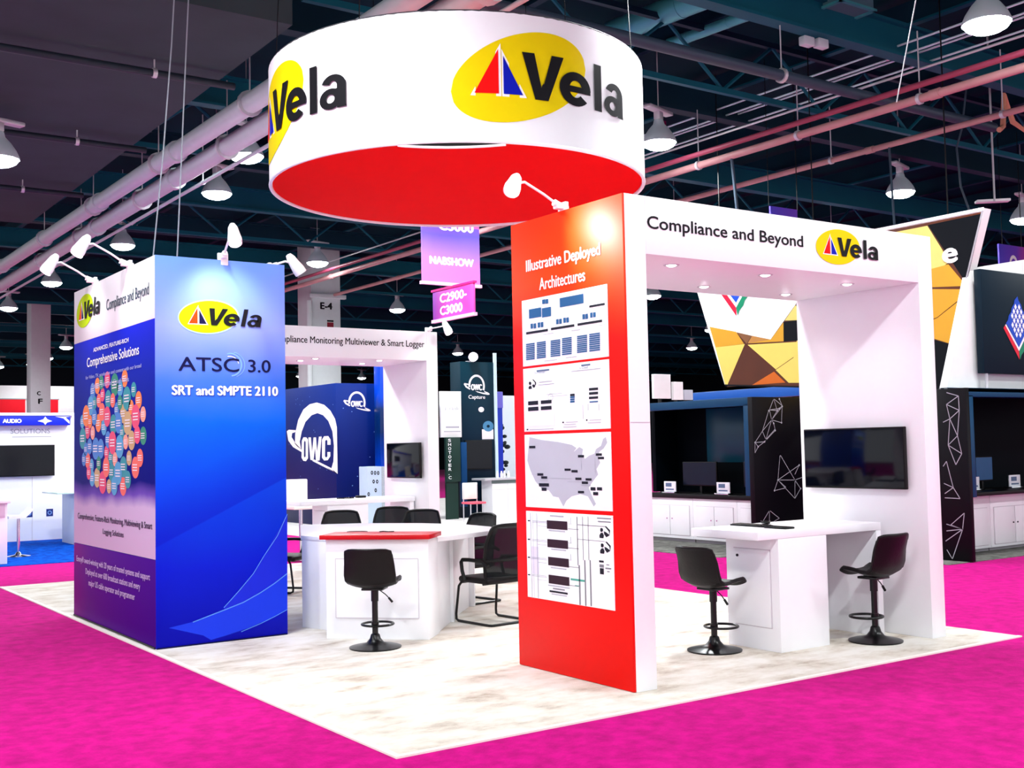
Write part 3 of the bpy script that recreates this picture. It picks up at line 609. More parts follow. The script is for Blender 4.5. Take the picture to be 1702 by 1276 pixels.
def downlights(parent, pts, z, watts):
    for x, y in pts:
        mb = MB(); mb.lathe([(.045, -.004), (.062, -.006), (.066, 0), (.045, 0)], STEEL, c=(x, y, z), n=20); a = mb.build('downlight', parent)
        mb = MB(); mb.lathe([(0, -.016), (.025, -.013), (.044, -.003)], GLOW_SMALL, c=(x, y, z), n=20); mb.build('bulb', a)
        spot('downlight_beam', (x, y, z - .03), (x, y, 0), watts, math.radians(120), .8, .04, parent)

def arm_light(label, base, head, target, group='white arm lights clipped on the booth panels', watts=None):
    t = thing('arm_light', label, 'light', base, 0, group)
    base = Vector(base); head = Vector(head); d = (head - base); dh = Vector((d.x, d.y, 0)).normalized()
    side = Vector((-dh.y, dh.x, 0))
    mb = MB(); mb.obox(base - dh * .03 - side * .05 + Vector((0, 0, -.06)), dh * .035, side * .1, (0, 0, .12), WHITE_INK, .006); mb.obox(base - dh * .05 - side * .03, dh * .12, side * .06, (0, 0, .035), WHITE_INK, .008)
    mb.tube([base + Vector((0, 0, .02)), base + dh * .08 + Vector((0, 0, .05))], .028, WHITE_INK); mb.build('clamp', t)
    mb = MB(); k = head - dh * .1 + Vector((0, 0, .02)); mb.tube([base + dh * .05 + Vector((0, 0, .04)), base.lerp(k, .5) + Vector((0, 0, .015)), k, head], .011, WHITE_INK, n=8); mb.build('arm', t)
    ax = (Vector(target) - head).normalized() * .45 + dh * .65 + Vector((0, 0, -.25)); ax.normalize()
    mb = MB(); mb.lathe([(0.0, -.12), (.028, -.115), (.046, -.07), (.055, 0), (.066, .07), (.064, .12), (.055, .12), (.04, .03), (0, 0.02)], WHITE_INK, c=head, axis=ax, n=20); h = mb.build('head', t)
    mb = MB(); mb.lathe([(0.0, .105), (.035, .10), (.056, .09), (0, .06)], GLOW_SMALL, c=head, axis=ax, n=20); mb.build('bulb', h)
    spot('arm_light_beam', head + ax * .12, target, watts or ARM_W, math.radians(95), .9, .06, t)
    return t

def archway(label, x0, y0, L, D, t, H, zb, group):
    r = thing('archway', label, 'archway', (x0, y0, 0), 0, group)
    mb = MB(); mb.box((x0, y0, 0), (x0 + t, y0 + D, H), WHITE, .003); mb.rect(face_y(y0), x0 + .004, x0 + t - .004, 1.955, 1.962, SEAM); c = mb.build('post', r)
    mb = MB(); mb.box((x0 + L - t, y0, 0), (x0 + L, y0 + D, H), WHITE, .003); mb.build('post', r)
    mb = MB(); mb.box((x0 + t + .002, y0, zb), (x0 + L - t - .002, y0 + D, H), WHITE, .003); mb.build('header', r)
    return r

H = 3.66
# near archway
A = archway('tall white archway at right with a red end panel and a lettered header', 2.203, 0.407, 3.705, 1.447, 0.2, H, 3.22, 'white archways of the booth')
red = ramp_mat('red_print', 2, [(0.0, (220, 6, 0)), (0.35, (244, 0, 0)), (0.72, (244, 4, 0)), (0.86, (248, 62, 0)), (1.0, (246, 46, 0))], 0.0, 3.66, 0.45, 0.0)
fr = face_x(2.199)
mb = MB(); mb.box((2.183, 0.409, 0.004), (2.203, 1.852, 3.658), red, .002)
RP = mb.build('end_panel', A, label='red printed end panel of the archway')
fr = face_x(2.183)
mb = MB(); mb.text(fr, 'Illustrative Deployed', -1.64, 3.205, .97, .125, WHITE_INK, bold=.05); mb.build('lettering', RP, label='white title lettering')
mb = MB(); mb.text(fr, 'Architectures', -1.46, 3.06, .60, .10, WHITE_INK, bold=.05)
mb.build('lettering', RP, label='white title lettering')
PM = {'b': mat('chart_blue', (34, 92, 142), 0.5), 'b2': mat('chart_slate', (86, 108, 140), 0.5), 'k': mat('chart_black', (14, 18, 28), 0.5), 'g': mat('chart_grey', (168, 170, 182), 0.5), 'g2': mat('chart_mid_grey', (120, 120, 128), 0.5), 'm': mat('chart_maroon', (44, 18, 30), 0.5), 't': mat('chart_teal', (70, 160, 140), 0.5), 'pale': mat('chart_pale', (232, 238, 246), 0.5), 'pale2': mat('chart_lilac', (222, 216, 236), 0.5), 'map': mat('chart_map', (180, 182, 194), 0.5)}
PAPER = mat('poster_paper', (246, 246, 250), 0.4, noise=0.01)
for key, z0, z1, lab in (('p1', 2.456, 3.003, 'top poster of blue rack diagrams'), ('p2', 1.918, 2.437, 'second poster with two black box groups'), ('p3', 1.302, 1.893, 'third poster with a grey country map'), ('p4', .57, 1.27, 'lowest poster with four dark rack units')):
    mb = MB(); mb.box((2.178, 0.60, z0), (2.1835, 1.708, z1), PAPER, .001); P = mb.build('poster', RP, label=lab)
    mb = MB(); f2 = face_x(2.178)
    if key == 'p3': mb.poly(f2, [(-y, z) for y, z in D['map']], PM['map'], .001)
    for m, (ya, yb, a, b) in D[key]: mb.rect(f2, -ya, -yb, a, b, PM[m], .0015 if 'pale' in m else .003)
    for k, n in (('icons2', 'p2'), ('icons4', 'p4')):
        if key == n:
            for pl in D[k]: mb.poly(f2, [(-y, z) for y, z in pl], PM['k'], .003)
    if key == 'p2':
        mb.ring(f2, -1.335, 2.185, .035, .03, .031, .026, PM['g'], .003, n=20)
        mb.text(f2, 'On Premises', -1.55, 2.385, .15, .018, PM['b2'], off=.004); mb.text(f2, 'In Cloud', -.95, 2.385, .10, .018, PM['b2'], off=.004)
    mb.build('diagram', P)
fr = face_y(0.407)
mb = MB(); mb.text(fr, 'Compliance and Beyond', 2.42, 3.385, 1.735, .128, DARK_INK, bold=.035); mb.build('lettering', A, label='black header lettering')
mb = MB(); vela(mb, fr, 4.312, 3.455, .575, lime=False); mb.build('logo', A, label='yellow oval logo with two sails')
downlights(A, ((2.95, .72), (4.05, .74), (4.08, 1.51), (5.2, 1.54), (5.17, .78)), 3.22, DOWN_W)
arm_light('white arm light over the red end panel, against the red sign', (2.2, 1.16, 3.67), (1.74, 1.16, 3.83), (2.19, .66, 3.56), watts=ARM_W * 9)

# back archway
Bk = archway('white archway at the back of the booth with a long lettered header', 2.45, 9.72, 3.75, 1.45, 0.2, H, 3.2, 'white archways of the booth')
fr = face_y(9.72)
mb = MB(); mb.text(fr, 'Compliance Monitoring Multiviewer & Smart Logger', 3.36, 3.375, 2.60, .135, DARK_INK, bold=.02); mb.build('lettering', Bk, label='black header lettering')
downlights(Bk, ((4.14, 10.41), (4.18, 9.95), (5.33, 10.64), (5.29, 9.98)), 3.2, DOWN_W * 1.6)
arm_light('white arm light at the right corner of the back archway', (6.05, 9.74, 3.67), (6.12, 9.3, 3.70), (6.0, 9.72, 2.9))

# televisions on the two archways
def tv(label, x, ya, yb, za, zb, group=None):
    t = thing('television', label, 'television', (x, (ya + yb) / 2, za), 0, group)
    mb = MB(); mb.box((x - .075, ya, za), (x - .035, yb, zb), BLACK_PL, .006); mb.box((x - .04, ya + .15, za + .08), (x - .02, yb - .15, zb - .08), BLACK_PL, .01); mb.build('casing', t)
    mb = MB(); mb.box((x - .079, ya + .012, za + .018), (x - .0745, yb - .012, zb - .012), SCREEN, .001); mb.build('screen', t)
    mb = MB(); mb.box((x - .03, (ya + yb) / 2 - .2, (za + zb) / 2 - .12), (x - .0005, (ya + yb) / 2 + .2, (za + zb) / 2 + .12), BLACK_METAL, .004); mb.build('wall_bracket', t)
    return t
tv('black flat television inside the near archway, above the white desk', 5.708, .575, 1.752, 1.335, 1.912)
tv('black flat television inside the back archway', 6.0, 9.86, 10.95, 1.33, 1.9)

# blue tower
T = thing('display_tower', 'square blue printed tower at left with white logo strip and bubble chart', 'display tower', (.058, 4.638, 0))
mb = MB(); mb.box((.066, 4.646, 0), (1.352, 7.558, 3.655), mat('tower_side', (20, 70, 190), 0.5), .003); mb.build('body', T)
fp = ramp_mat('blue_print_lamp_glow', 2, [(0.0, (0, 0, 170)), (0.20, (0, 26, 214)), (0.42, (0, 72, 232)), (0.58, (0, 98, 230)), (0.68, (64, 112, 224)), (0.82, (132, 148, 230)), (1.0, (104, 148, 234))], 0.0, 3.66, 0.45, 0.0, 0.12, True)  # printed blues; the pale top also has arm light glow painted into its colour
mb = MB(); mb.box((.058, 4.638, .004), (1.357, 4.648, 3.66), fp, .002); FP = mb.build('front_panel', T, label='blue front panel with pale swoosh')
fr = face_y(4.638)
mb = MB()
cy = mat('swoosh_blue', (0, 52, 228), 0.5); dk = mat('swoosh_deep', (0, 10, 204), 0.4); ln = mat('swoosh_line', (90, 150, 240), 0.4); md = mat('swoosh_mid', (0, 30, 214), 0.5)
mb.poly(fr, D['sw_tri'], md, .001); mb.poly(fr, D['sw_band'], cy, .0015)
for k, w in (('sw_line1', .007), ('sw_line2', .009), ('sw_line3', .006)): mb.line(fr, D[k], w, ln, .0022)
mb.build('swoosh', FP, label='pale blue swoosh print')
mb = MB(); mb.ellipse(fr, .575, 3.1, .305, .168, mat('logo_halo', (170, 205, 250), 0.5), .0025, math.radians(5)); vela(mb, fr, .28, 3.1, .585, lime=True); mb.build('logo', FP, label='lime oval logo with two sails')
mb = MB()
mb.text(fr, 'ATSC', .275, 2.575, .60, .135, NAVY_INK, bold=.035); mb.build('badge', FP, label='navy standard name')
mb = MB(); mb.text(fr, '3.0', .965, 2.575, .235, .125, NAVY_INK, bold=.04)
sw = mat('arc_pale', (120, 170, 245), 0.4)
mb.ring(fr, .79, 2.645, .115, .115, .10, .10, sw, .003, -1.5, 1.9); mb.ring(fr, .80, 2.645, .135, .125, .128, .118, sw, .003, -1.2, 1.4); mb.ring(fr, .78, 2.64, .095, .09, .088, .083, WHITE_INK, .003, .2, 1.8)
mb.build('badge', FP, label='navy standard badge with a pale arc')
mb = MB(); mb.text(fr, 'SRT and SMPTE 2110', .21, 2.345, 1.065, .095, WHITE_INK, bold=.10, off=.006); mb.text(fr, 'SRT and SMPTE 2110', .217, 2.340, 1.065, .095, mat('deep_shadow_ink', (20, 60, 190), .6), bold=.10, off=.003); mb.build('lettering', FP, label='white bold lettering')
# left face: header strip, bubble chart panel, lower purple panel
fr = face_x(.058)
mb = MB(); mb.box((.058, 4.64, 3.065), (.068, 7.56, 3.66), WHITE, .002); HS = mb.build('header_strip', T, label='white header strip on the tower side')
mb = MB(); vela(mb, fr, -7.44, 3.40, .68, lime=True); mb.build('logo', HS, label='lime oval logo with two sails')
mb = MB(); mb.text(fr, 'Compliance and Beyond', -6.24, 3.27, 1.43, .155, mat('slate_ink', (40, 62, 84), 0.5), bold=.02); mb.build('lettering', HS, label='slate lettering')
bp = ramp_mat('bubble_print', 2, [(0.0, (214, 200, 226)), (0.20, (206, 192, 224)), (0.255, (110, 84, 186)), (0.31, (4, 16, 124)), (0.55, (8, 26, 136)), (0.8, (20, 36, 156)), (1.0, (24, 34, 186))], .82, 3.066, 0.6, 0.0, 0.05)
mb = MB(); mb.box((.058, 4.64, .82), (.068, 7.56, 3.064), bp, .002); BP = mb.build('chart_panel', T, label='blue panel fading to lilac on the tower side')
for tx, a, b, c, d, m, bo in (('ADVANCED, FEATURE-RICH', -6.74, 2.905, 1.28, .05, WHITE_INK, .06), ('Comprehensive Solutions', -7.0, 2.73, 1.88, .135, WHITE_INK, .03), ('for Video, TV, production and content with our broad', -7.05, 2.62, 2.0, .05, mat('pale_ink', (170, 180, 230), 0.5), .04), ('Feature Enhanced Cloud Tools', -6.8, 2.52, 1.35, .05, mat('pale_ink'), .04), ('Comprehensive, Feature-Rich Monitoring, Multiviewing & Smart', -7.38, 1.075, 2.65, .085, mat('plum_ink', (52, 36, 76), 0.5), .03), ('Logging Solutions', -6.38, .955, .74, .075, mat('plum_ink'), .03)):
    mb = MB(); mb.text(fr, tx, a, b, c, d, m, bold=bo); mb.build('lettering', BP, label='printed line of lettering')
mb = MB()
cols = [mat('bubble_%s' % n, c, 0.5) for n, c in (('coral', (238, 106, 92)), ('teal', (24, 146, 158)), ('pink', (226, 62, 112)), ('blue', (58, 128, 206)), ('tan', (198, 166, 116)), ('orange', (240, 128, 62)), ('salmon', (240, 160, 140)), ('green', (20, 140, 110)), ('sky', (72, 160, 208)))]
rng = random.Random(5); placed = []
tries = 0
while len(placed) < 120 and tries < 12000:
    tries += 1
    r = rng.choice((.085, .10, .11, .12, .135)); u = rng.uniform(-7.25, -4.95); v = rng.uniform(1.47, 2.58)
    e = ((u + 6.1) / 1.15) ** 2 + ((v - 2.02) / .6) ** 2
    if e > 1: continue
    if any(math.hypot(u - a, v - b) < .80 * (r + c) * .92 for a, b, c in placed): continue
    placed.append((u, v, r))
for i, (u, v, r) in enumerate(placed):
    o = .001 + (i % 12) * .0003
    mb.ellipse(fr, u, v, r * 1.02, r * .88, cols[(1, 0, 3, 2, 5, 8, 4, 1, 2, 3, 7, 0, 8, 6)[(i * 5 + rng.randrange(3)) % 14]], o, n=28)
    for k in (-1, 0, 1): mb.rect(fr, u - r * .6, u + r * .6, v + k * r * .22 - r * .045, v + k * r * .22 + r * .045, mat('pale_print', (236, 230, 236), 0.5), .0062)
mb.build('bubble_chart', BP, label='cluster of coloured round bubbles')
pp = ramp_mat('purple_print', 1, [(0.0, (66, 0, 132)), (0.45, (78, 0, 134)), (0.8, (92, 0, 132)), (1.0, (120, 0, 126))], 0.0, 2.92, 0.6, 0.0, 0.05)
mb = MB(); mb.box((.058, 4.64, .004), (.068, 7.56, .815), pp, .002); PL = mb.build('base_panel', T, label='purple lower panel on the tower side')
lv = mat('lavender_ink', (214, 196, 236), 0.5)
for tx, a, b, c in (('Emmy® award-winning with 20 years of trusted systems and support', -7.43, .60, 2.63), ('Deployed at over 600 broadcast stations and every', -7.05, .485, 1.95), ('major US cable operator and programmer', -6.93, .37, 1.66)):
    mb = MB(); mb.text(fr, tx, a, b, c, .085, lv, bold=.03); mb.build('lettering', PL, label='lavender lettering')
mb = MB(); mb.box((.05, 4.66, 0), (.058, 7.55, .018), BLACK_PL); mb.box((.066, 4.63, 0), (1.35, 4.638, .012), NAVY_INK); mb.build('base_trim', T)
arm_light('white arm light on the left side of the blue tower, nearer the front corner', (.06, 5.49, 3.67), (-.38, 5.49, 3.85), (.06, 5.3, 3.25))
arm_light('white arm light at the back of the blue tower left side, lowest on the left', (.06, 6.76, 3.67), (-.38, 6.76, 3.85), (.06, 6.7, 3.25))
arm_light('white tilted arm light on the front edge of the blue tower', (.72, 4.64, 3.67), (.66, 4.20, 3.84), (.70, 4.64, 3.1), watts=ARM_W * 2.2)
arm_light('white arm light peeking past the right edge of the blue tower', (1.355, 5.0, 3.67), (1.62, 4.98, 3.74), (1.36, 5.0, 3.0), watts=ARM_W * .5)

# round hanging sign
DC = Vector((3.567, 4.845, 0)); DR = 2.095; DZ0, DZ1 = 4.705, 5.97
S = thing('hanging_sign', 'large round white hanging sign with yellow oval logos and red underside', 'sign', (DC.x, DC.y, DZ0))
mb = MB(); N = 128; V = []; Fc = []
for r, z in ((DR, DZ0), (DR, DZ1), (DR - .03, DZ1), (DR - .03, DZ0)):
    for i in range(N):
        a = 2 * math.pi * i / N; V.append((DC.x + r * math.cos(a), DC.y + r * math.sin(a), z))
for k in range(4):
    for i in range(N): Fc.append([k * N + i, k * N + (i + 1) % N, ((k + 1) % 4) * N + (i + 1) % N, ((k + 1) % 4) * N + i])
mb.add(V, Fc, WHITE_FAB); band = mb.build('fabric_band', S, label='white fabric band')
mb = MB(); mb.lathe([(0, DZ0 + .012), (DR - .035, DZ0 + .012), (DR - .035, DZ0 + .03), (0, DZ0 + .03)], RED_FAB, c=(DC.x, DC.y, 0), n=96); mb.build('underside', S, label='red fabric underside')
mb = MB(); mb.tube([(DC.x + (DR - .012) * math.cos(2 * math.pi * i / 96), DC.y + (DR - .012) * math.sin(2 * math.pi * i / 96), DZ0 + .004) for i in range(96)], .02, WHITE_INK, n=8, closed=True); mb.build('lower_hem', S)
mb = MB(); mb.tube([(DC.x + (DR - .012) * math.cos(2 * math.pi * i / 96), DC.y + (DR - .012) * math.sin(2 * math.pi * i / 96), DZ1) for i in range(96)], .014, mat('dark_hem', (60, 60, 66), 0.6), n=8, closed=True); mb.build('upper_hem', S)
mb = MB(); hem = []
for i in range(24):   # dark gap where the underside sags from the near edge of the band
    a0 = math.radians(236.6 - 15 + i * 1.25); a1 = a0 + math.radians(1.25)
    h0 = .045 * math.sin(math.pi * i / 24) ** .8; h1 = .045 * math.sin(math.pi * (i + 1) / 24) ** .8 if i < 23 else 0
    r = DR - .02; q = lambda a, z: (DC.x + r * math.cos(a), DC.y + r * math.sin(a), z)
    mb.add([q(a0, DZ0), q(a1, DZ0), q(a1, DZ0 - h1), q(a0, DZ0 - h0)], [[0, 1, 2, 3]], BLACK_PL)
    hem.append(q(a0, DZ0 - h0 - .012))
m2 = MB(); m2.tube(hem, .013, WHITE_INK, n=8); m2.build('lower_hem', S)
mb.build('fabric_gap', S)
def dframe(th0):
    return lambda u, v, off=0.0: Vector((DC.x + (DR + off) * math.cos(th0 + u / DR), DC.y + (DR + off) * math.sin(th0 + u / DR), v))
def ring_ellipse_fix(mb): return mb
for th in (237.6 - 1.55, 237.6 - 86.3, 237.6 + 86.0, 237.6 + 173.0):
    mb = MB(); f = dframe(math.radians(th))
    w = 1.435
    # oval as narrow strips so that it follows the curve
    n = 60; tl = math.radians(5)
    def oval(a, b, m, off):
        for i in range(n):
            x0 = -a + 2 * a * i / n; x1 = -a + 2 * a * (i + 1) / n
            y0 = b * math.sqrt(max(0, 1 - (x0 / a) ** 2)); y1 = b * math.sqrt(max(0, 1 - (x1 / a) ** 2))
            sh = .24
            mb.poly(f, [(w / 2 + x0, 5.352 + sh * x0 - y0), (w / 2 + x1, 5.352 + sh * x1 - y1), (w / 2 + x1, 5.352 + sh * x1 + y1), (w / 2 + x0, 5.352 + sh * x0 + y0)], m, off)
    oval(.5 * w, .298 * w, YELLOW_INK, .004)
    q = lambda pts: [(a * w, 5.352 + b * w) for a, b in pts]
    mb.poly(f, q([(.128, -.145), (.337, -.145), (.337, .215)]), WHITE_INK, .007); mb.poly(f, q([(.155, -.128), (.32, -.128), (.32, .175)]), RED_INK, .010)
    mb.poly(f, q([(.343, -.145), (.515, -.145), (.343, .175)]), WHITE_INK, .007); mb.poly(f, q([(.353, -.128), (.488, -.128), (.353, .13)]), BLUE_INK, .010)
    mb.name_letters(f, .485 * w, 5.352 - .15 * w, .945 * w, .33 * w, DARK_INK, .014)
    mb.build('logo', band, label='yellow oval logo with two sails')
for k in range(6):
    a = math.radians(30 + 60 * k)
    mb = MB(); mb.tube([(DC.x + DR * .97 * math.cos(a), DC.y + DR * .97 * math.sin(a), DZ1), (DC.x + DR * .92 * math.cos(a), DC.y + DR * .92 * math.sin(a), 8.4)], .005, BLACK_METAL, n=6); mb.build('suspension_cable', S)

# ------------------------------------------------------------------ desks
Cd = thing('desk', 'white desk under the near archway with a cabinet pedestal and open kneehole', 'desk', (4.7, 1.1, 0))
mb = MB(); mb.box((3.92, .80, .965), (5.55, 1.60, 1.035), WHITE, .003); mb.build('top', Cd)
mb = MB(); mb.box((4.17, .803, 0), (4.79, 1.42, .964), WHITE, .002); PD = mb.build('pedestal', Cd)
fr = face_x(4.17)
mb = MB(); mb.box((4.158, .90, .20), (4.17, 1.32, .86), WHITE, .002); dr = mb.build('door', PD)
mb = MB(); mb.line(fr, [(-1.325, .195), (-.895, .195), (-.895, .865), (-1.325, .865), (-1.325, .195)], .007, SEAM, .0015); mb.build('door_gap', PD)
mb = MB(); mb.cyl((4.158, 1.27, .80), (4.148, 1.27, .80), .012, BLACK_METAL, n=14); mb.build('lock', dr)
mb = MB(); mb.box((5.48, .803, 0), (5.55, 1.58, .964), WHITE, .002); mb.build('end_panel', Cd)
mb = MB(); mb.box((4.79, 1.38, .0), (5.48, 1.42, .964), WHITE, .002); mb.build('back_panel', Cd)

# items on the near desk
K = thing('keyboard', 'flat black keyboard lying on the white desk under the near archway', 'keyboard', (4.44, 1.2, 1.035))
mb = MB(); mb.box((4.37, 1.16, 1.036), (4.51, 1.56, 1.05), BLACK_PL, .004); mb.build('case', K)
mb = MB()
for i in range(5):
    for j in range(14): mb.box((4.385 + i * .024, 1.172 + j * .0272, 1.05), (4.404 + i * .024, 1.195 + j * .0272, 1.055), BLACK_METAL, .002, seg=1)
mb.build('keys', K, kind='stuff')
mb = MB(); mb.box((4.32, .85, 1.0355), (4.44, 1.10, 1.052), BLACK_PL, .006); o = single(mb, 'tablet', 'black tablet lying at the front end of the white desk, right of the keyboard', 'tablet')
m2 = MB(); m2.box((4.328, .86, 1.0515), (4.432, 1.09, 1.0535), SCREEN); m2.build('screen', o)
mb = MB(); mb.tube([(4.38 + .035 * math.cos(t * .55) * (1 + .02 * t), 1.13 + .028 * math.sin(t * .55), 1.06 + .0012 * t) for t in range(30)], .006, BLACK_METAL, n=6); single(mb, 'cable', 'coiled black cable between the keyboard and the tablet', 'cable')

# reception counter with the red top, turned 45 degrees
RZ = math.atan2(-.714, .70)
R0 = Vector((1.539, 4.145, 0)); ra = Vector((.70, -.714, 0)); rb = Vector((.714, .70, 0)); up = Vector((0, 0, 1))
Q = thing('reception_counter', 'white reception counter with a bright red top', 'counter', (1.9, 3.78, 0))
mb = MB(); mb.obox(R0, ra * 1.017, rb * .36, up * .94, WHITE, .003); bd = mb.build('body', Q)
fr = frame(R0, ra, up)
mb = MB(); mb.rect(fr, .10, .92, .20, .76, WHITE, .010); mb.add([fr(a, b, o) for o in (.0, .010) for a, b in ((.10, .20), (.92, .20), (.92, .76), (.10, .76))], [[0, 1, 5, 4], [1, 2, 6, 5], [2, 3, 7, 6], [3, 0, 4, 7]], WHITE); mb.line(fr, [(.10, .20), (.92, .20), (.92, .76), (.10, .76), (.10, .20)], .008, SEAM, .0112); mb.build('front_panel', bd)
mb = MB(); mb.obox(R0 - ra * .045 - rb * .055 + up * .945, ra * 1.09, rb * .46, up * .042, RED_TOP, .003); mb.build('top', Q, label='bright red top')
for k, (a, b, rr, lab) in enumerate(((.22, .30, .085, 'thin black cable curled on the left of the red counter top'), (.50, .32, .06, 'short black pen like cable end lying near the middle of the red counter top'))):
    mb = MB(); c = R0 + ra * a + rb * b + up * .991
    if k == 0: mb.tube([c + ra * (rr * math.cos(t) * 1.2) + rb * (rr * .6 * math.sin(t)) + up * .004 for t in [i * .2 for i in range(18)]], .004, BLACK_METAL, n=6)
    else: mb.tube([c - ra * .06, c - ra * .02 + up * .004, c + ra * .03, c + ra * .09 + up * .002], .005, BLACK_METAL, n=6)
    single(mb, 'cable', lab, 'cable')

# white meeting table behind it
W = thing('meeting_table', 'large white meeting table with a rounded end behind the red topped counter', 'table', (2.6, 4.8, 0))
mb = MB(); mb.prism([(1.66, 4.98), (1.81, 4.43), (2.53, 3.70), (2.80, 3.77), (3.18, 3.93), (3.47, 4.07), (3.62, 4.27), (3.70, 4.52), (3.72, 5.1), (3.5, 5.67), (3.03, 6.27), (2.38, 6.58)], .885, .93, WHITE, .004); mb.build('top', W)
mb = MB(); mb.prism([(1.665, 4.97), (1.815, 4.44), (2.53, 3.72), (2.98, 4.22), (2.28, 5.0)], 0, .884, WHITE, .003); mb.build('base', W)
e0 = Vector((2.945, 4.262, 0)); ed = Vector((.69, .724, 0)); en = Vector((.724, -.69, 0))
mb = MB(); mb.obox(e0, ed * .05, en * -.06 if 0 else en * .09, up * .884, WHITE, .002); mb.obox(e0 + ed * .05, ed * 1.1, en * .03, up * .884, WHITE, .002); mb.build('leg_panel', W)
mb = MB(); mb.obox(e0 + ed * 1.15, ed * .05, en * .09, up * .884, WHITE, .002); mb.build('leg_panel', W)

# bar stools
def make_stool(loc, rz, label):
    t = thing('bar_stool', label, 'bar stool', loc, rz, 'black leather bar stools')
    prof = [(.205, .562, .185), (.17, .585, .195), (.08, .578, .2), (-.03, .562, .205), (-.115, .562, .215), (-.165, .59, .222), (-.20, .65, .224), (-.235, .74, .218), (-.268, .83, .210), (-.29, .90, .204)]
    pts = []
    for i in range(len(prof) - 1):
        for k in range(3):
            f = k / 3; a = prof[i]; b = prof[i + 1]; pts.append([a[j] * (1 - f) + b[j] * f for j in range(3)])
    pts.append(list(prof[-1]))
    grid = []
    for i, (x, z, w) in enumerate(pts):
        back = max(0, min(1, (z - .58) / .2)) if x < -.1 else 0
        row = []
        for j in range(13):
            s = -1 + 2 * j / 12
            lift = .035 * abs(s) ** 2.5 * (1 - back); curl = .055 * abs(s) ** 2.2 * (back * .9 + (0.35 if x < 0 else 0))
            drop = (.016 * abs(s) ** 8) if i >= len(pts) - 2 else 0
            row.append((x + curl, s * w, z + lift - drop))
        grid.append(row)
    mb = MB(); mb.sheet(grid, .03, LEATHER); seat = mb.build('seat_shell', t, local=True)
    rim = [grid[0][j] for j in range(13)] + [g[12] for g in grid[1:]] + [grid[-1][j] for j in range(11, -1, -1)] + [g[0] for g in grid[-2:0:-1]]
    mb = MB(); mb.tube(rim, .017, LEATHER, n=8, closed=True); mb.build('piping', seat, local=True)
    mb = MB()
    mb.tube([grid[15][j] for j in range(1, 12)], .0165, mat('seat_stitch', (24, 14, 18), 0.5), n=6); mb.build('stitching', seat, local=True)
    mb = MB(); mb.box((-.1, -.1, .525), (.1, .1, .545), BLACK_METAL, .005); mb.cyl((0, 0, .42), (0, 0, .53), .034, BLACK_METAL, n=18); mb.build('swivel_plate', t, local=True)
    mb = MB(); mb.cyl((0, 0, .05), (0, 0, .46), .027, BLACK_METAL, n=20); mb.lathe([(.034, .20), (.034, .235)], BLACK_METAL, n=20); mb.build('column', t, local=True)
    mb = MB(); mb.lathe([(.235, 0), (.237, .012), (.2, .022), (.13, .032), (.08, .05), (.05, .085), (.04, .12), (.028, .13)], BLACK_METAL, n=44); mb.build('base', t, local=True)
    mb = MB(); mb.tube([(.145 * math.cos(a) + .09, .145 * math.sin(a), .20) for a in [2 * math.pi * i / 28 for i in range(28)]], .011, BLACK_METAL, n=8, closed=True); mb.tube([(0, 0, .21), (-.055, 0, .20)], .012, BLACK_METAL, n=8); mb.build('footrest', t, local=True)
    mb = MB(); mb.tube([(0, -.03, .53), (.0, -.10, .48), (.0, -.14, .44)], .005, BLACK_METAL, n=8); mb.cyl((0, -.13, .45), (0, -.165, .41), .011, BLACK_PL, n=10); mb.build('height_lever', t, local=True)
    return t
S1 = make_stool((1.658, 3.381, 0), math.radians(47), 'black leather bar stool standing in front of the red topped counter')
dup(S1, (3.836, 1.261, 0), math.radians(2), 'black leather bar stool beside the desk, next to the red end panel of the archway')
dup(S1, (5.235, .66, 0), math.radians(92), 'black leather bar stool with its back to the right post of the near archway', scale=(1, 1, 1.06))

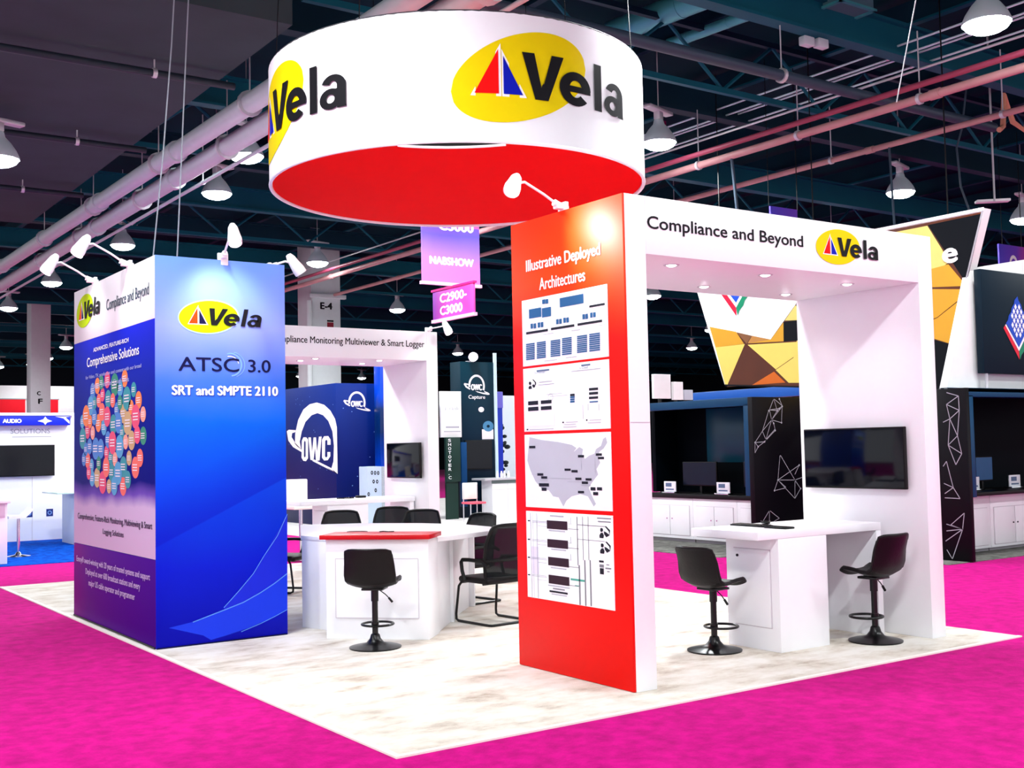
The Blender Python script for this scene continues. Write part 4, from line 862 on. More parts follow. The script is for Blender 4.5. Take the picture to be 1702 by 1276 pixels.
# meeting chairs
def make_chair(loc, rz, label):
    t = thing('armchair', label, 'chair', loc, rz, 'black mesh back armchairs')
    mb = MB(); mb.box((-.24, -.25, .41), (.26, .25, .475), LEATHER, .03, seg=3); mb.box((.20, -.235, .40), (.275, .235, .47), LEATHER, .03, seg=3); mb.build('seat', t, local=True)
    grid = []
    for i in range(13):
        f = i / 12; z = .47 + f * .54; x = -.235 - .10 * f + .03 * math.sin(f * math.pi); w = .235 + .015 * math.sin(f * math.pi) - .035 * max(0, f - .7) / .3
        grid.append([(x - .05 * (1 - (abs(s)) ** 2) + .05, s * w, z - (.02 * abs(s) ** 4 if i == 12 else 0)) for s in [-1 + 2 * j / 10 for j in range(11)]])
    mb = MB(); mb.sheet(grid, .008, MESH_FAB); bk = mb.build('backrest', t, local=True)
    rim = [grid[0][j] for j in range(11)] + [g[10] for g in grid[1:]] + [grid[-1][j] for j in range(9, -1, -1)] + [g[0] for g in grid[-2:0:-1]]
    mb = MB(); mb.tube(rim, .016, BLACK_PL, n=8, closed=True); mb.tube([grid[4][j] for j in range(11)], .018, BLACK_PL, n=8); mb.build('back_frame', bk, local=True)
    for s in (-1, 1):
        y = s * .265
        mb = MB(); mb.tube([(-.27, y, .60), (-.18, y, .645), (.05, y, .65), (.15, y, .645), (.175, y, .62), (.16, y, .53), (.12, y, .44)], .02, BLACK_PL, n=8); mb.build('armrest', t, local=True)
        mb = MB(); mb.tube([(.20, y * .9, .42), (.235, y * .96, .37), (.275, y, .08), (.27, y, .03), (.235, y, .014), (-.2, y, .014), (-.27, y, .014), (-.295, y * .93, .014), (-.30, y * .8, .014)], .0135, BLACK_METAL, n=10); mb.build('sled_leg', t, local=True)
    mb = MB(); mb.tube([(-.30, -.22, .014), (-.30, .22, .014)], .0135, BLACK_METAL, n=10); mb.build('crossbar', t, local=True)
    for x in (.20, -.15):
        mb = MB(); mb.tube([(x, -.24, .41), (x, .24, .41)], .012, BLACK_METAL, n=8); mb.build('seat_rail', t, local=True)
    return t
C1 = make_chair((3.335, 3.965, 0), math.radians(95), 'black armchair on a sled base pulled up beside the red end panel')
for x, y, a, lab in ((3.25, 7.3, 240, 'mesh back chair behind the meeting table, directly behind the red counter top'), (4.12, 7.56, 235, 'mesh back chair behind the table, left one of the pair below the back television'), (3.98, 6.62, 225, 'mesh back chair behind the table, right one of the pair below the back television'), (3.94, 5.40, 190, 'mesh back chair past the rounded end of the meeting table, near the red end panel'), (2.75, 7.95, -50, 'dark chair half hidden behind the right edge of the blue tower'), (4.3, 3.95, 140, 'sled base armchair behind the near armchair, mostly hidden by the red end panel')):
    dup(C1, (x, y, 0), math.radians(a), lab)

# desk in the back archway
BD = thing('desk', 'white desk inside the back archway, beyond the meeting table', 'desk', (4.9, 10.5, 0))
mb = MB(); mb.box((3.98, 10.12, .965), (5.98, 10.85, 1.035), WHITE, .003); mb.build('top', BD)
mb = MB(); mb.box((4.45, 10.15, 0), (5.15, 10.7, .964), WHITE, .002); PD = mb.build('pedestal', BD)
mb = MB(); mb.box((4.437, 10.24, .25), (4.45, 10.62, .86), WHITE, .002); mb.line(face_x(4.437), [(-10.63, .24), (-10.23, .24), (-10.23, .87), (-10.63, .87), (-10.63, .24)], .008, SEAM, -.011); mb.build('door', PD)
mb = MB(); mb.box((5.90, 10.15, 0), (5.975, 10.8, .964), WHITE, .002); mb.build('end_panel', BD)
for k, (x0, x1, y0, lab) in enumerate(((4.75, 5.05, 10.42, 'dark cable bundle lying on the back desk'), (5.15, 5.3, 10.5, 'small black box on the back desk right of the cable bundle'))):
    mb = MB()
    if k == 0: mb.tube([(x0 + (x1 - x0) * i / 9, y0 + .04 * math.sin(i * 1.7), 1.047) for i in range(10)], .01, BLACK_PL, n=6)
    else: mb.box((x0, y0, 1.036), (x1, y0 + .1, 1.07), BLACK_PL, .008)
    single(mb, 'cable' if k == 0 else 'adapter_box', lab, 'cable' if k == 0 else 'box')
WC = thing('white_stool', 'white high stool with a square back behind the back desk', 'stool', (4.72, 11.75, 0))
mb = MB(); mb.box((4.50, 11.9, .92), (4.93, 11.95, 1.33), mat('cream_leather', (246, 242, 232), 0.5), .02, seg=3); mb.build('backrest', WC)
mb = MB(); mb.box((4.50, 11.5, .84), (4.93, 11.93, .91), mat('cream_leather'), .02, seg=3); mb.build('seat', WC)
mb = MB(); mb.cyl((4.715, 11.72, .03), (4.715, 11.72, .85), .03, CHROME); mb.lathe([(.22, 0), (.22, .012), (.05, .04), (.03, .05)], CHROME, c=(4.715, 11.72, 0)); mb.build('pedestal', WC)

# ------------------------------------------------------------------ neighbouring booths
GOLD = {'gold': mat('gold_print', (206, 150, 34), 0.35), 'gold_light': mat('pale_gold_print', (236, 200, 96), 0.35), 'bronze': mat('bronze_print', (124, 80, 46), 0.35), 'tan': mat('tan_print', (180, 124, 60), 0.35), 'yellow': mat('straw_print', (216, 198, 108), 0.35), 'charcoal': mat('charcoal_print', (8, 11, 17), 0.5, spec=.1), 'bronze_dark': mat('dark_bronze_print', (84, 36, 14), 0.35, noise=0.4, scale=1.2), 'orange': mat('amber_print', (206, 96, 10), 0.35)}
HS2 = thing('hanging_sign', 'big trapezoid hanging sign faceted in gold, black and white, behind the near archway', 'sign', (12.6, 7.0, 2.9))
crn = [(-10.56, 5.3), (-9.69, 2.89), (-5.0, 2.55), (-4.1, 5.3)]
mb = MB()
V = [(12.6, -u, v) for u, v in crn] + [(12.78, -u, v) for u, v in crn]
mb.add(V, [[0, 1, 2, 3], [7, 6, 5, 4], [0, 4, 5, 1], [1, 5, 6, 2], [2, 6, 7, 3], [3, 7, 4, 0]], mat('sign_white', (246, 246, 244), 0.5)); PN = mb.build('panel', HS2)
fr = face_x(12.6)
mb = MB(); mb.poly(fr, [(-10.03, 4.04), (-8.501, 3.673), (-8.131, 4.018), (-7.88, 4.25), (-7.3, 5.25), (-4.13, 5.25), (-5.0, 2.57), (-9.67, 2.91)], GOLD['bronze_dark'], .0007); mb.line(fr, [(-10.0, 4.0), (-9.66, 2.92)], .06, GOLD['yellow'], .001)
for i, (k, pl) in enumerate(D['sign']['polys']): mb.poly(fr, [(-y, z) for y, z in pl], GOLD[k], .003 + .0012 * (i % 3))
mb.poly(fr, [(-8.1, 2.87), (-7.7, 4.2), (-5.2, 3.9), (-5.1, 2.6)], GOLD['gold_light'], .0015); mb.poly(fr, [(-7.7, 4.2), (-7.2, 5.1), (-5.9, 5.1), (-5.2, 3.9)], GOLD['yellow'], .0015)
mb.build('facets', PN)
mb = MB(); mb.text(fr, 'e', -4.86, 4.54, .28, .24, WHITE_INK, bold=.16, off=.012); mb.build('lettering', PN, label='white letter e')
mb = MB(); mb.line(fr, [(-10.56, 5.29), (-4.1, 5.29)], .05, WHITE_INK, .014); mb.line(fr, [(-9.69, 2.9), (-5.0, 2.565)], .03, DARK_INK, .010); mb.line(fr, [(-4.115, 5.3), (-5.0, 2.56)], .03, GREY_EDGE, .012); mb.build('edge_trim', PN)
def diamond(mb, fr, cu, cv, s):
    B = mat('diamond_blue', (10, 70, 190), 0.4); Rr = mat('diamond_red', (216, 10, 50), 0.4); G = mat('diamond_green', (0, 130, 90), 0.4)
    # scalloped upper edges, blue field, white keyline, red left and green right strips
    P = [(0, -.72)]
    n = 7
    for i in range(n + 1):
        f = i / n; P.append((.62 * f, -.72 + .72 * f))
    for i in range(1, n + 1):
        f = i / n; P.append((.62 - .62 * f + (.04 if i % 2 else 0), .9 * f))
    for i in range(1, n + 1):
        f = i / n; P.append((-.62 * f - (.04 if i % 2 else 0), .9 - .9 * f))
    mb.poly(fr, [(cu + s * a, cv + s * b) for a, b in P], B, .006)
    mb.poly(fr, [(cu + s * a, cv + s * b) for a, b in [(-.70, -.04), (-.62, 0), (0, -.72), (0, -.84)]], WHITE_INK, .006)
    mb.poly(fr, [(cu + s * a, cv + s * b) for a, b in [(-.80, -.14), (-.70, -.04), (0, -.86), (0, -1.1)]], Rr, .007)
    mb.poly(fr, [(cu + s * a, cv + s * b) for a, b in [(.70, -.04), (.62, 0), (0, -.72), (0, -.84)]], WHITE_INK, .006)
    g = [(0, -.86), (.70, -.04), (.80, -.14)]
    for i in range(1, 8): g.append((.80 - .80 * i / 7 + (.05 if i % 2 else 0), -.14 - .96 * i / 7))
    mb.poly(fr, [(cu + s * a, cv + s * b) for a, b in g], G, .007)
    for i in range(-2, 3):
        for j in range(-2, 3):
            a = (i + j) * .10; b = .12 + (i - j) * .145
            if abs(i) + abs(j) > 3: continue
            mb.poly(fr, [(cu + s * (a + q), cv + s * (b + r)) for q, r in ((0, -.10), (.07, 0), (0, .10), (-.07, 0))], WHITE_INK, .009)
    return mb
mb = MB(); diamond(mb, fr, -9.33, 4.92, .66); mb.build('logo', PN, label='blue diamond logo with red and green edges')
for y in (9.8, 7.5, 4.8):
    mb = MB(); mb.tube([(12.7, y, 5.3), (12.7, y, 9.0)], .012, BLACK_METAL, n=6); mb.build('suspension_cable', HS2)

# white sign with the dark logo board, right edge
W2 = thing('hanging_sign', 'white sloping sign carrying a dark diamond logo board, at the right edge', 'sign', (13.2, 4.4, 2.6))
mb = MB(); V = [(12.65, 4.4, 4.42), (11.90, 4.4, 2.56), (16.4, 4.4, 2.56), (16.4, 4.4, 5.05)]
V += [(x + .0, y + .12, z) for x, y, z in V]
mb.add(V, [[0, 1, 2, 3], [7, 6, 5, 4], [0, 4, 5, 1], [1, 5, 6, 2], [2, 6, 7, 3], [3, 7, 4, 0]], mat('sign_white')); PN = mb.build('panel', W2)
NAVYB = mat('board_navy', (0, 22, 36), 0.5, spec=.15)
mb = MB(); mb.box((12.58, 4.2, 2.78), (15.2, 4.32, 4.38), NAVYB, .01); LB = mb.build('logo_board', W2)
mb = MB(); diamond(mb, face_y(4.2), 13.52, 3.56, .50); mb.build('logo', LB, label='blue diamond logo with red and green edges')
mb = MB()
for x in (12.72, 15.0): mb.cyl((x, 4.26, 2.54), (x, 4.26, 2.79), .025, STEEL, n=8)
mb.box((12.9, 4.32, 3.4), (13.0, 4.4, 3.5), STEEL); mb.box((14.8, 4.32, 3.4), (14.9, 4.4, 3.5), STEEL); mb.build('bracket', LB)

# black exhibit units with white cabinets
BLK = mat('exhibit_black', (6, 4, 10), 0.4, noise=0.3, scale=2, spec=0.15); TEALF = mat('exhibit_blue_frame', (6, 62, 96), 0.4, spec=.2); NETL = mat('network_line', (160, 160, 170), 0.5); BACKB = mat('exhibit_back', (0, 6, 13), 0.6, spec=.06)
GLS = mat('teal_glass', (4, 70, 88), 0.3)
def monitor(label, c, rz, w, h, group, scr=(14, 20, 36)):
    t = thing('monitor', label, 'monitor', c, rz, group)
    mb = MB(); mb.box((-w / 2, -.02, .14), (w / 2, .02, .14 + h), BLACK_PL, .006); mb.build('casing', t, local=True)
    mb = MB(); mb.box((-w / 2 + .015, -.024, .16), (w / 2 - .015, -.019, .125 + h), mat('monitor_screen_%d' % scr[2], scr, 0.25, spec=.2)); mb.build('screen', t, local=True)
    mb = MB(); mb.box((-.12, -.08, 0), (.12, .1, .012), BLACK_PL, .004); mb.box((-.03, .01, .01), (.03, .04, .2), BLACK_PL, .004); mb.build('stand', t, local=True)
    return t
def card(label, c, rz, col=(230, 232, 238)):
    t = thing('sign_holder', label, 'sign holder', c, rz, 'small sign holders on the white cabinets')
    mb = MB(); mb.box((-.16, -.01, .03), (.16, .01, .22), mat('card_white', col, 0.3), .004); mb.build('card', t, local=True)
    mb = MB(); mb.rect(face_y(-.011), -.11, .05, .12, .19, mat('chart_slate'), .001); mb.rect(face_y(-.011), -.11, .11, .06, .085, mat('chart_slate'), .001); mb.build('print', t, local=True)
    mb = MB(); mb.box((-.17, -.06, 0), (.17, .06, .03), CHROME, .004); mb.build('foot', t, local=True)
XA = thing('exhibit_unit', 'black exhibit unit with a dark recess and white cabinets, seen through the near archway', 'exhibit stand', (10.62, 7.14, 0))
mb = MB(); mb.box((10.62, 7.14, 0), (12.2, 7.24, 2.54), BLK, .004); a = mb.build('side_panel', XA)
mb = MB()
for i, ch in enumerate(D['netA']): mb.line(face_y(7.14), ch, .009, NETL, .003)
for ch in D['netA']:
    for p in ch[::2]: mb.ellipse(face_y(7.14), p[0], p[1], .016, .016, NETL, .004, n=10)
mb.build('network_print', a, label='white network lines')
mb = MB(); mb.box((12.0, 7.24, 0), (12.1, 10.5, 2.5), BACKB, .002); mb.box((11.42, 10.4, .9), (12.1, 10.5, 2.5), BACKB, .002); bb = mb.build('back_wall', XA)
mb = MB(); mb.box((11.985, 8.55, 1.44), (12.0, 9.6, 2.44), GLS, .002); mb.build('glass_panel', bb)
mb = MB(); mb.box((10.66, 7.24, 2.46), (12.1, 10.5, 2.54), TEALF, .003); mb.box((10.64, 7.24, 2.40), (10.74, 10.5, 2.54), TEALF, .004); mb.box((10.64, 7.24, .92), (10.74, 7.36, 2.42), TEALF, .004); mb.build('frame', XA, label='dull blue frame')
mb = MB(); mb.box((11.30, 7.24, .80), (12.0, 10.6, .88), BLACK_PL, .003); mb.build('countertop', XA)
def cabinet(label, x, y0, y1, gr):
    t = thing('cabinet', label, 'cabinet', (x, (y0 + y1) / 2, 0), 0, gr)
    mb = MB(); mb.box((x, y0 + .002, .06), (x + .6, y1 - .002, .798), WHITE, .002); mb.box((x + .05, y0 + .01, 0), (x + .55, y1 - .01, .06), GREY_EDGE); mb.build('body', t)
    n = 2 if y1 - y0 > .8 else 1
    for i in range(n):
        a = y0 + .08 + (y1 - y0 - .16) * i / n; b = y0 + .08 + (y1 - y0 - .16) * (i + 1) / n
        mb = MB(); mb.box((x - .014, a + .006, .12), (x, b - .006, .66), WHITE, .002); mb.line(face_x(x - .001), [(-b, .115), (-a, .115), (-a, .665), (-b, .665), (-b, .115)], .01, SEAM, .0012); d = mb.build('door', t)
        mb = MB(); mb.cyl((x - .014, b - .07 if i == 0 else a + .07, .42), (x - .028, b - .07 if i == 0 else a + .07, .42), .012, CHROME, n=10); mb.build('knob', d)
for (a, b, lab) in ((9.35, 10.55, 'white cabinet nearest the left post of the near archway'), (8.25, 9.345, 'middle white cabinet under the dark recess seen through the archway'), (7.26, 8.245, 'white cabinet beside the black panel with network lines')):
    cabinet(lab, 11.34, a, b, 'white cabinets under the dark recess')
monitor('dark monitor standing left in the dark recess seen through the near archway', (11.55, 9.35, .88), -math.pi / 2, .88, .44, 'monitors in the exhibit units')
monitor('dark monitor standing right in the dark recess, beside the black panel', (11.55, 7.85, .88), -math.pi / 2, .8, .44, 'monitors in the exhibit units')
card('small white sign holder at the left of the dark recess', (11.40, 10.0, .88), -math.pi / 2)
card('small white sign holder between the two monitors of the dark recess', (11.40, 8.62, .88), -math.pi / 2)
XB = thing('exhibit_unit', 'black exhibit unit with blue frame and network lines at the right edge', 'exhibit stand', (11.7, 3.95, 0))
mb = MB(); mb.box((11.68, 3.94, 0), (11.76, 4.9, 2.53), BLK, .004); a = mb.build('side_panel', XB)
mb = MB()
for ch in D['netB']: mb.line(face_x(11.68), [(-y, z) for y, z in ch], .012, NETL, .003)
mb.build('network_print', a, label='white network lines')
mb = MB(); mb.box((11.76, 5.45, 0), (17, 5.55, 2.5), BACKB, .002); mb.build('back_wall', XB)
mb = MB(); mb.box((11.76, 3.95, 2.40), (17, 4.05, 2.53), TEALF, .004); mb.box((11.76, 3.95, .93), (11.87, 4.05, 2.42), TEALF, .004); mb.box((11.76, 3.95, 2.47), (17, 5.5, 2.53), TEALF, .003); mb.build('frame', XB, label='dull blue frame')
mb = MB(); mb.box((11.76, 4.55, .89), (17, 5.45, .95), BLACK_PL, .003); mb.build('countertop', XB)
for (x0, x1, lab) in ((12.1, 13.42, 'white cabinet at right, next to the black panel with network lines'), (13.43, 14.75, 'white cabinet at the right edge under the blue framed recess'), ):
    t = thing('cabinet', lab, 'cabinet', ((x0 + x1) / 2, 4.75, 0), 0, 'white cabinets at the right edge')
    mb = MB(); mb.box((x0, 4.75, .05), (x1, 5.4, .888), WHITE, .002); mb.box((x0 + .01, 4.8, 0), (x1 - .01, 5.35, .05), GREY_EDGE); mb.build('body', t)
    for i in range(2):
        a = x0 + .08 + (x1 - x0 - .16) * i / 2; b = x0 + .08 + (x1 - x0 - .16) * (i + 1) / 2
        mb = MB(); mb.box((a + .006, 4.736, .10), (b - .006, 4.75, .68), WHITE, .002); mb.line(face_y(4.749), [(a, .095), (b, .095), (b, .685), (a, .685), (a, .095)], .01, SEAM, .0012); d = mb.build('door', t)
        mb = MB(); kx = b - .06 if i == 0 else a + .06; mb.cyl((kx, 4.736, .42), (kx, 4.722, .42), .012, BLACK_METAL, n=10); mb.build('knob', d)
monitor('blue lit monitor in the blue framed recess at the right edge', (13.74, 5.05, .95), .1, .56, .40, 'monitors in the exhibit units', (30, 84, 130))
card('small blue white sign holder at the right edge', (14.46, 4.95, .95), 0)
card('small sign holder left of the monitor at the right edge', (13.3, 4.95, .95), 0)
mb = MB(); mb.box((9.7, 3.4, -.011), (17, 12.0, -.002), GREY_CARPET); single(mb, 'booth_carpet', 'grey carpet under the black exhibit units at right', 'carpet') if 0 else None
mb = MB(); mb.prism([(11.2, 4.0), (17.5, 4.0), (17.5, 12.5), (9.75, 12.5), (9.75, 7.1), (11.2, 7.1)], -.0115, -.002, GREY_CARPET); single(mb, 'booth_carpet', 'grey carpet under the black exhibit units at right', 'carpet')
# blue beam and white panels over the recess
mb = MB(); mb.box((15.5, 8.4, 2.76), (15.7, 13.6, 2.98), mat('fascia_blue', (20, 84, 170), 0.4), .01); o = single(mb, 'fascia_beam', 'long blue fascia beam above the dark recess, below the gold sign', 'beam')
mb = MB(); 
for y in (8.6, 12.0, 13.4): mb.box((15.55, y - .05, -.002), (15.65, y + .05, 2.77), BLACK_METAL)
mb.build('post', o)
for k, (x, w, z0, z1, lab) in enumerate(((17.80, .62, 3.05, 3.72, 'larger bright white panel seen through the near archway, by the left post'), (18.52, .36, 3.02, 3.52, 'narrower bright white panel seen through the near archway, second from the left post'), (18.92, .33, 3.02, 3.3, 'small grey white panel seen through the near archway, third from the left post'))):
    t = thing('white_sign', lab, 'panel', (x, 17.5, z0))
    mb = MB(); mb.box((x, 17.5, z0), (x + w, 17.6, z1), mat('sign_white') if k < 2 else mat('panel_grey', (190, 196, 206), 0.5), .01); mb.build('face', t)
    mb = MB(); mb.box((x + w / 2 - .04, 17.6, -.002), (x + w / 2 + .04, 17.66, z1 - .1), BLACK_METAL); mb.build('post', t)

# planet logo booth, centre background
NAVY = ramp_mat('navy_print', 2, [(0, (0, 10, 70)), (.5, (0, 20, 96)), (1, (0, 40, 126))], 0, 3.4, .4, .0)
OB = thing('booth_tower', 'dark blue booth wall with a big white ringed planet logo, behind the back desk', 'booth wall', (8.8, 18.7, 0))
mb = MB(); mb.box((8.8, 18.7, -.002), (11.2, 22.0, 3.4), NAVY, .004); B0 = mb.build('body', OB)
BIG = {'arch':[[-21.036,1.994],[-21.005,2.256],[-20.822,2.592],[-20.506,2.841],[-20.139,2.955],[-19.722,2.981],[-19.318,2.908],[-18.981,2.758],[-18.736,2.551],[-18.642,2.352],[-18.632,1.252],[-18.96,1.378],[-18.845,1.545],[-18.808,1.914],[-18.882,2.26],[-19.1,2.513],[-19.382,2.66],[-19.699,2.721],[-20.025,2.682],[-20.391,2.527],[-20.611,2.299],[-20.741,2.042],[-20.665,1.846],[-20.9,1.927]],'ringl':[[-21.529,2.32],[-21.398,2.357],[-20.966,2.334],[-21.004,2.287],[-21.195,2.265],[-21.236,2.168],[-21.011,2.015],[-20.622,1.833],[-20.642,1.781],[-21.152,1.911],[-21.437,2.079]],'ringb':[[-20.023,1.56],[-18.632,1.252],[-18.769,1.271],[-18.96,1.383],[-19.903,1.592]],'O':[[-20.617,2.066],[-20.522,2.147],[-20.352,2.144],[-20.25,2.086],[-20.261,1.624],[-20.384,1.553],[-20.536,1.561],[-20.645,1.638]],'Oi':[[-20.482,2.025],[-20.433,2.068],[-20.391,2.024],[-20.399,1.676],[-20.449,1.638],[-20.497,1.677]],'W':[[-20.231,2.137],[-20.086,2.139],[-20.018,1.776],[-19.932,2.131],[-19.79,2.134],[-19.74,1.774],[-19.626,2.146],[-19.475,2.143],[-19.605,1.571],[-19.804,1.559],[-19.861,1.876],[-19.945,1.572],[-20.124,1.585]],'C':[[-19.454,2.072],[-19.337,2.15],[-19.109,2.151],[-18.988,2.064],[-18.991,1.941],[-19.16,1.943],[-19.157,2.042],[-19.225,2.068],[-19.283,2.032],[-19.303,1.67],[-19.236,1.633],[-19.167,1.67],[-19.164,1.769],[-19.007,1.768],[-19.009,1.669],[-19.152,1.575],[-19.352,1.566],[-19.465,1.634]]}
def planet(mb, fr, cu, cv, s):
    """half planet arc with a slanting ring and the three letters"""
    W_ = WHITE_INK
    q = lambda l: [(cu + s * a, cv + s * b) for a, b in l]
    mb.ring(fr, cu, cv, .64 * s, .74 * s, .50 * s, .60 * s, W_, .004, -.42, math.pi + .12, 40)
    mb.poly(fr, q([(-1.0, .10), (-.93, .17), (-.62, .12), (-.60, .05), (-.82, .07), (-.78, -.02), (-.5, -.18), (-.54, -.26), (-.86, -.10)]), W_, .005)
    mb.poly(fr, q([(.62, -.20), (.60, -.34), (.86, -.42), (1.0, -.50), (1.0, -.56), (.88, -.58), (.50, -.53), (.05, -.42), (-.1, -.34), (.5, -.44), (.76, -.47), (.58, -.38)]), W_, .0055)
    mb.text(fr, 'OWC', cu - .46 * s, cv - .30 * s, .88 * s, .42 * s, W_, bold=.14, off=.007)
    return mb
mb = MB(); f = face_x(8.8)
for k in ('arch', 'ringl', 'ringb', 'O', 'W', 'C'): mb.poly(f, BIG[k], WHITE_INK, .004)
mb.poly(f, BIG['Oi'], NAVY, .006)
mb.build('logo', B0, label='big white ringed planet logo')
mb = MB(); planet(mb, face_y(18.7), 9.36, 2.94, .36); mb.build('logo', B0, label='small white ringed planet logo')
mb = MB(); rg = random.Random(3)
for i in range(26): mb.ellipse(face_x(8.8), -rg.uniform(18.8, 21.8), rg.uniform(.8, 3.3), .012, .012, mat('star_print', (120, 160, 220), 0.5), .003, n=8)
for i in range(14): mb.ellipse(face_y(18.7), rg.uniform(8.9, 10.0), rg.uniform(.8, 3.3), .012, .012, mat('star_print'), .003, n=8)
mb.build('star_print', B0)
P = thing('banner_column', 'bright blue square column left of the back archway post', 'column', (9.95, 18.3, 0))
mb = MB(); mb.box((9.72, 18.2, -.002), (10.06, 18.5, 4.0), ramp_mat('column_print', 2, [(0, (0, 60, 180)), (.3, (0, 60, 190)), (.55, (0, 34, 84)), (.7, (0, 40, 96)), (.78, (0, 70, 210)), (1, (0, 60, 220))], 0, 4, .3, .3), .01); o = mb.build('shaft', P)
mb = MB(); mb.text(frame((9.9, 18.2, 1.2), (0, 0, 1), (-1, 0, 0)), 'HOTEL SQUIRE'[:0] or 'll ll  l l', 0, -.06, .7, .1, mat('star_print')); mb.line(face_y(18.2), [(9.84, .7), (9.84, 1.35)], .03, mat('star_print'), .004); mb.ring(face_y(18.2), 9.95, 2.8, .06, .1, .045, .08, WHITE_INK, .004, 0, 5, 14); mb.build('print', o)
G = thing('perforated_case', 'grey metal case with round holes standing beyond the back desk', 'case', (9.2, 17.4, 0))
mb = MB(); mb.box((8.88, 17.3, -.002), (9.25, 17.7, 1.42), mat('case_grey', (168, 186, 206), 0.5), .01); a = mb.build('shell', G)
mb = MB(); mb.box((9.25, 17.31, -.002), (9.6, 17.7, 1.41), mat('case_speckle', (150, 160, 168), 0.6, noise=.4, scale=60), .006); mb.build('side', G)
mb = MB()
for u, v in ((9.0, 1.28), (9.08, 1.275), (9.16, 1.27), (9.04, 1.08), (9.13, 1.075), (9.09, .88), (8.91, .80)): mb.ring(face_y(17.3), u, v, .03, .045, .012, .02, BLACK_PL, .003, n=18)
mb.ellipse(face_y(17.31), 9.38, 1.28, .02, .025, BLACK_PL, .003, n=12); mb.build('hole', a)

# further booths between the back archway and the red panel
TW = thing('booth_tower', 'dark teal booth tower with a small ringed planet logo, left of the red end panel', 'booth tower', (13.2, 19.2, 0))
mb = MB(); mb.box((12.62, 19.2, -.002), (13.70, 19.7, 4.05), ramp_mat('teal_print', 2, [(0, (0, 16, 34)), (.5, (0, 30, 50)), (1, (0, 44, 58))], 0, 4.05, .4, 0), .004); a = mb.build('body', TW)
mb = MB(); planet(mb, face_y(19.2), 13.12, 3.42, .40); mb.text(face_y(19.2), 'Capture', 12.86, 3.05, .52, .13, WHITE_INK, bold=.02); mb.build('logo', a, label='white ringed planet logo and word')
mb = MB(); mb.rect(face_y(19.2), 13.26, 13.62, 2.02, 2.28, mat('pale_print'), .003); mb.ring(face_y(19.2), 13.46, 2.36, .17, .14, .05, .04, mat('badge_blue', (70, 130, 170), .5), .005, n=20); mb.ellipse(face_y(19.2), 13.25, 2.8, .09, .07, mat('pale_print'), .003, n=16); mb.build('print', a)
mb = MB(); mb.box((13.66, 19.16, 1.0), (13.74, 19.22, 4.3), mat('edge_white', (200, 225, 235), .4)); mb.build('edge_strip', a)
tvb = thing('television', 'black television on the dark teal tower left of the red end panel', 'television', (13.1, 19.1, 1.2))
mb = MB(); mb.box((12.69, 19.12, 1.24), (13.52, 19.17, 2.0), BLACK_PL, .006); mb.build('casing', tvb)
mb = MB(); mb.box((12.71, 19.115, 1.27), (13.50, 19.1205, 1.98), SCREEN); mb.build('screen', tvb)
mb = MB(); mb.box((12.9, 19.17, 1.4), (13.3, 19.199, 1.8), BLACK_METAL); mb.build('wall_bracket', tvb)
mb = MB(); mb.box((11.92, 19.05, 2.08), (12.54, 19.13, 3.26), mat('sign_white'), .006); o = single(mb, 'banner', 'white banner with faint grey writing beside the dark teal tower', 'banner')
mb = MB(); g = mat('chart_grey'); mb.text(face_y(19.05), ')  rank', 12.03, 2.75, .44, .12, g); mb.rect(face_y(19.05), 12.06, 12.46, 2.32, 2.36, g); mb.rect(face_y(19.05), 12.0, 12.5, 2.22, 2.24, g); mb.build('lettering', o)
mb = MB(); mb.box((12.2, 19.13, -.002), (12.26, 19.18, 3.2), STEEL); mb.build('post', o)
mb = MB(); mb.box((11.96, 18.9, .95), (12.40, 18.98, 2.08), mat('banner_green', (8, 44, 36), 0.4), .006); o = single(mb, 'banner', 'dark green upright banner with white vertical lettering below the white banner', 'banner')
mb = MB()
for i, ch in enumerate('SHOTOVER.C'): mb.text(face_y(18.9), ch, 12.03, 1.965 - i * .105, .085 if ch != '.' else .02, .075 if ch != '.' else .02, WHITE_INK, bold=.02)
mb.build('lettering', o)
mb = MB(); mb.box((12.0, 18.98, -.002), (12.36, 19.03, .96), mat('banner_green')); mb.build('post', o)
mb = MB(); mb.box((12.45, 18.95, .3), (12.62, 19.05, 1.95), ramp_mat('thin_print', 2, [(0, (0, 40, 80)), (1, (0, 60, 110))], 0, 2, .4), .004); single(mb, 'banner', 'thin dark blue banner right of the dark green banner', 'banner')
BP2 = thing('booth_tower', 'small bright blue tower with a lilac cap between the teal tower and red panel', 'booth tower', (14.0, 19.6, 0))
mb = MB(); mb.box((13.78, 19.6, -.002), (14.2, 20.0, 3.1), mat('tower_blue', (12, 50, 190), .4), .006); mb.build('body', BP2)
mb = MB(); mb.box((13.77, 19.58, 2.86), (14.21, 20.02, 3.3), mat('tower_lilac', (120, 120, 226), .4), .006); mb.build('cap', BP2)
for k, (x0, x1, y, h, lab) in enumerate(((13.0, 14.06, 18.4, 1.02, 'white counter with a dark top below the dark teal tower'), (14.07, 15.6, 18.4, 1.02, 'white counter continuing behind the red end panel'))):
    t = thing('counter', lab, 'counter', ((x0 + x1) / 2, y, 0), 0, 'white counters below the teal tower')
    mb = MB(); mb.box((x0 + .02, y, -.002), (x1, y + .5, h - .06), WHITE, .004); mb.line(face_y(y), [(x0 + .5, 0), (x0 + .5, h - .1)], .008, SEAM, .001); mb.line(face_y(y), [(x0 + .02, .72), (x1, .72)], .008, SEAM, .001); mb.build('body', t)
    mb = MB(); mb.box((x0 - .25 if k == 0 else x0 + .002, y - .08, h - .055), (x1, y + .55, h), STEEL, .006); mb.box((x0, y - .02, h - .14), (x1, y - .001, h - .056), mat('counter_shadow_band', (90, 104, 104), .5)); mb.build('top', t)
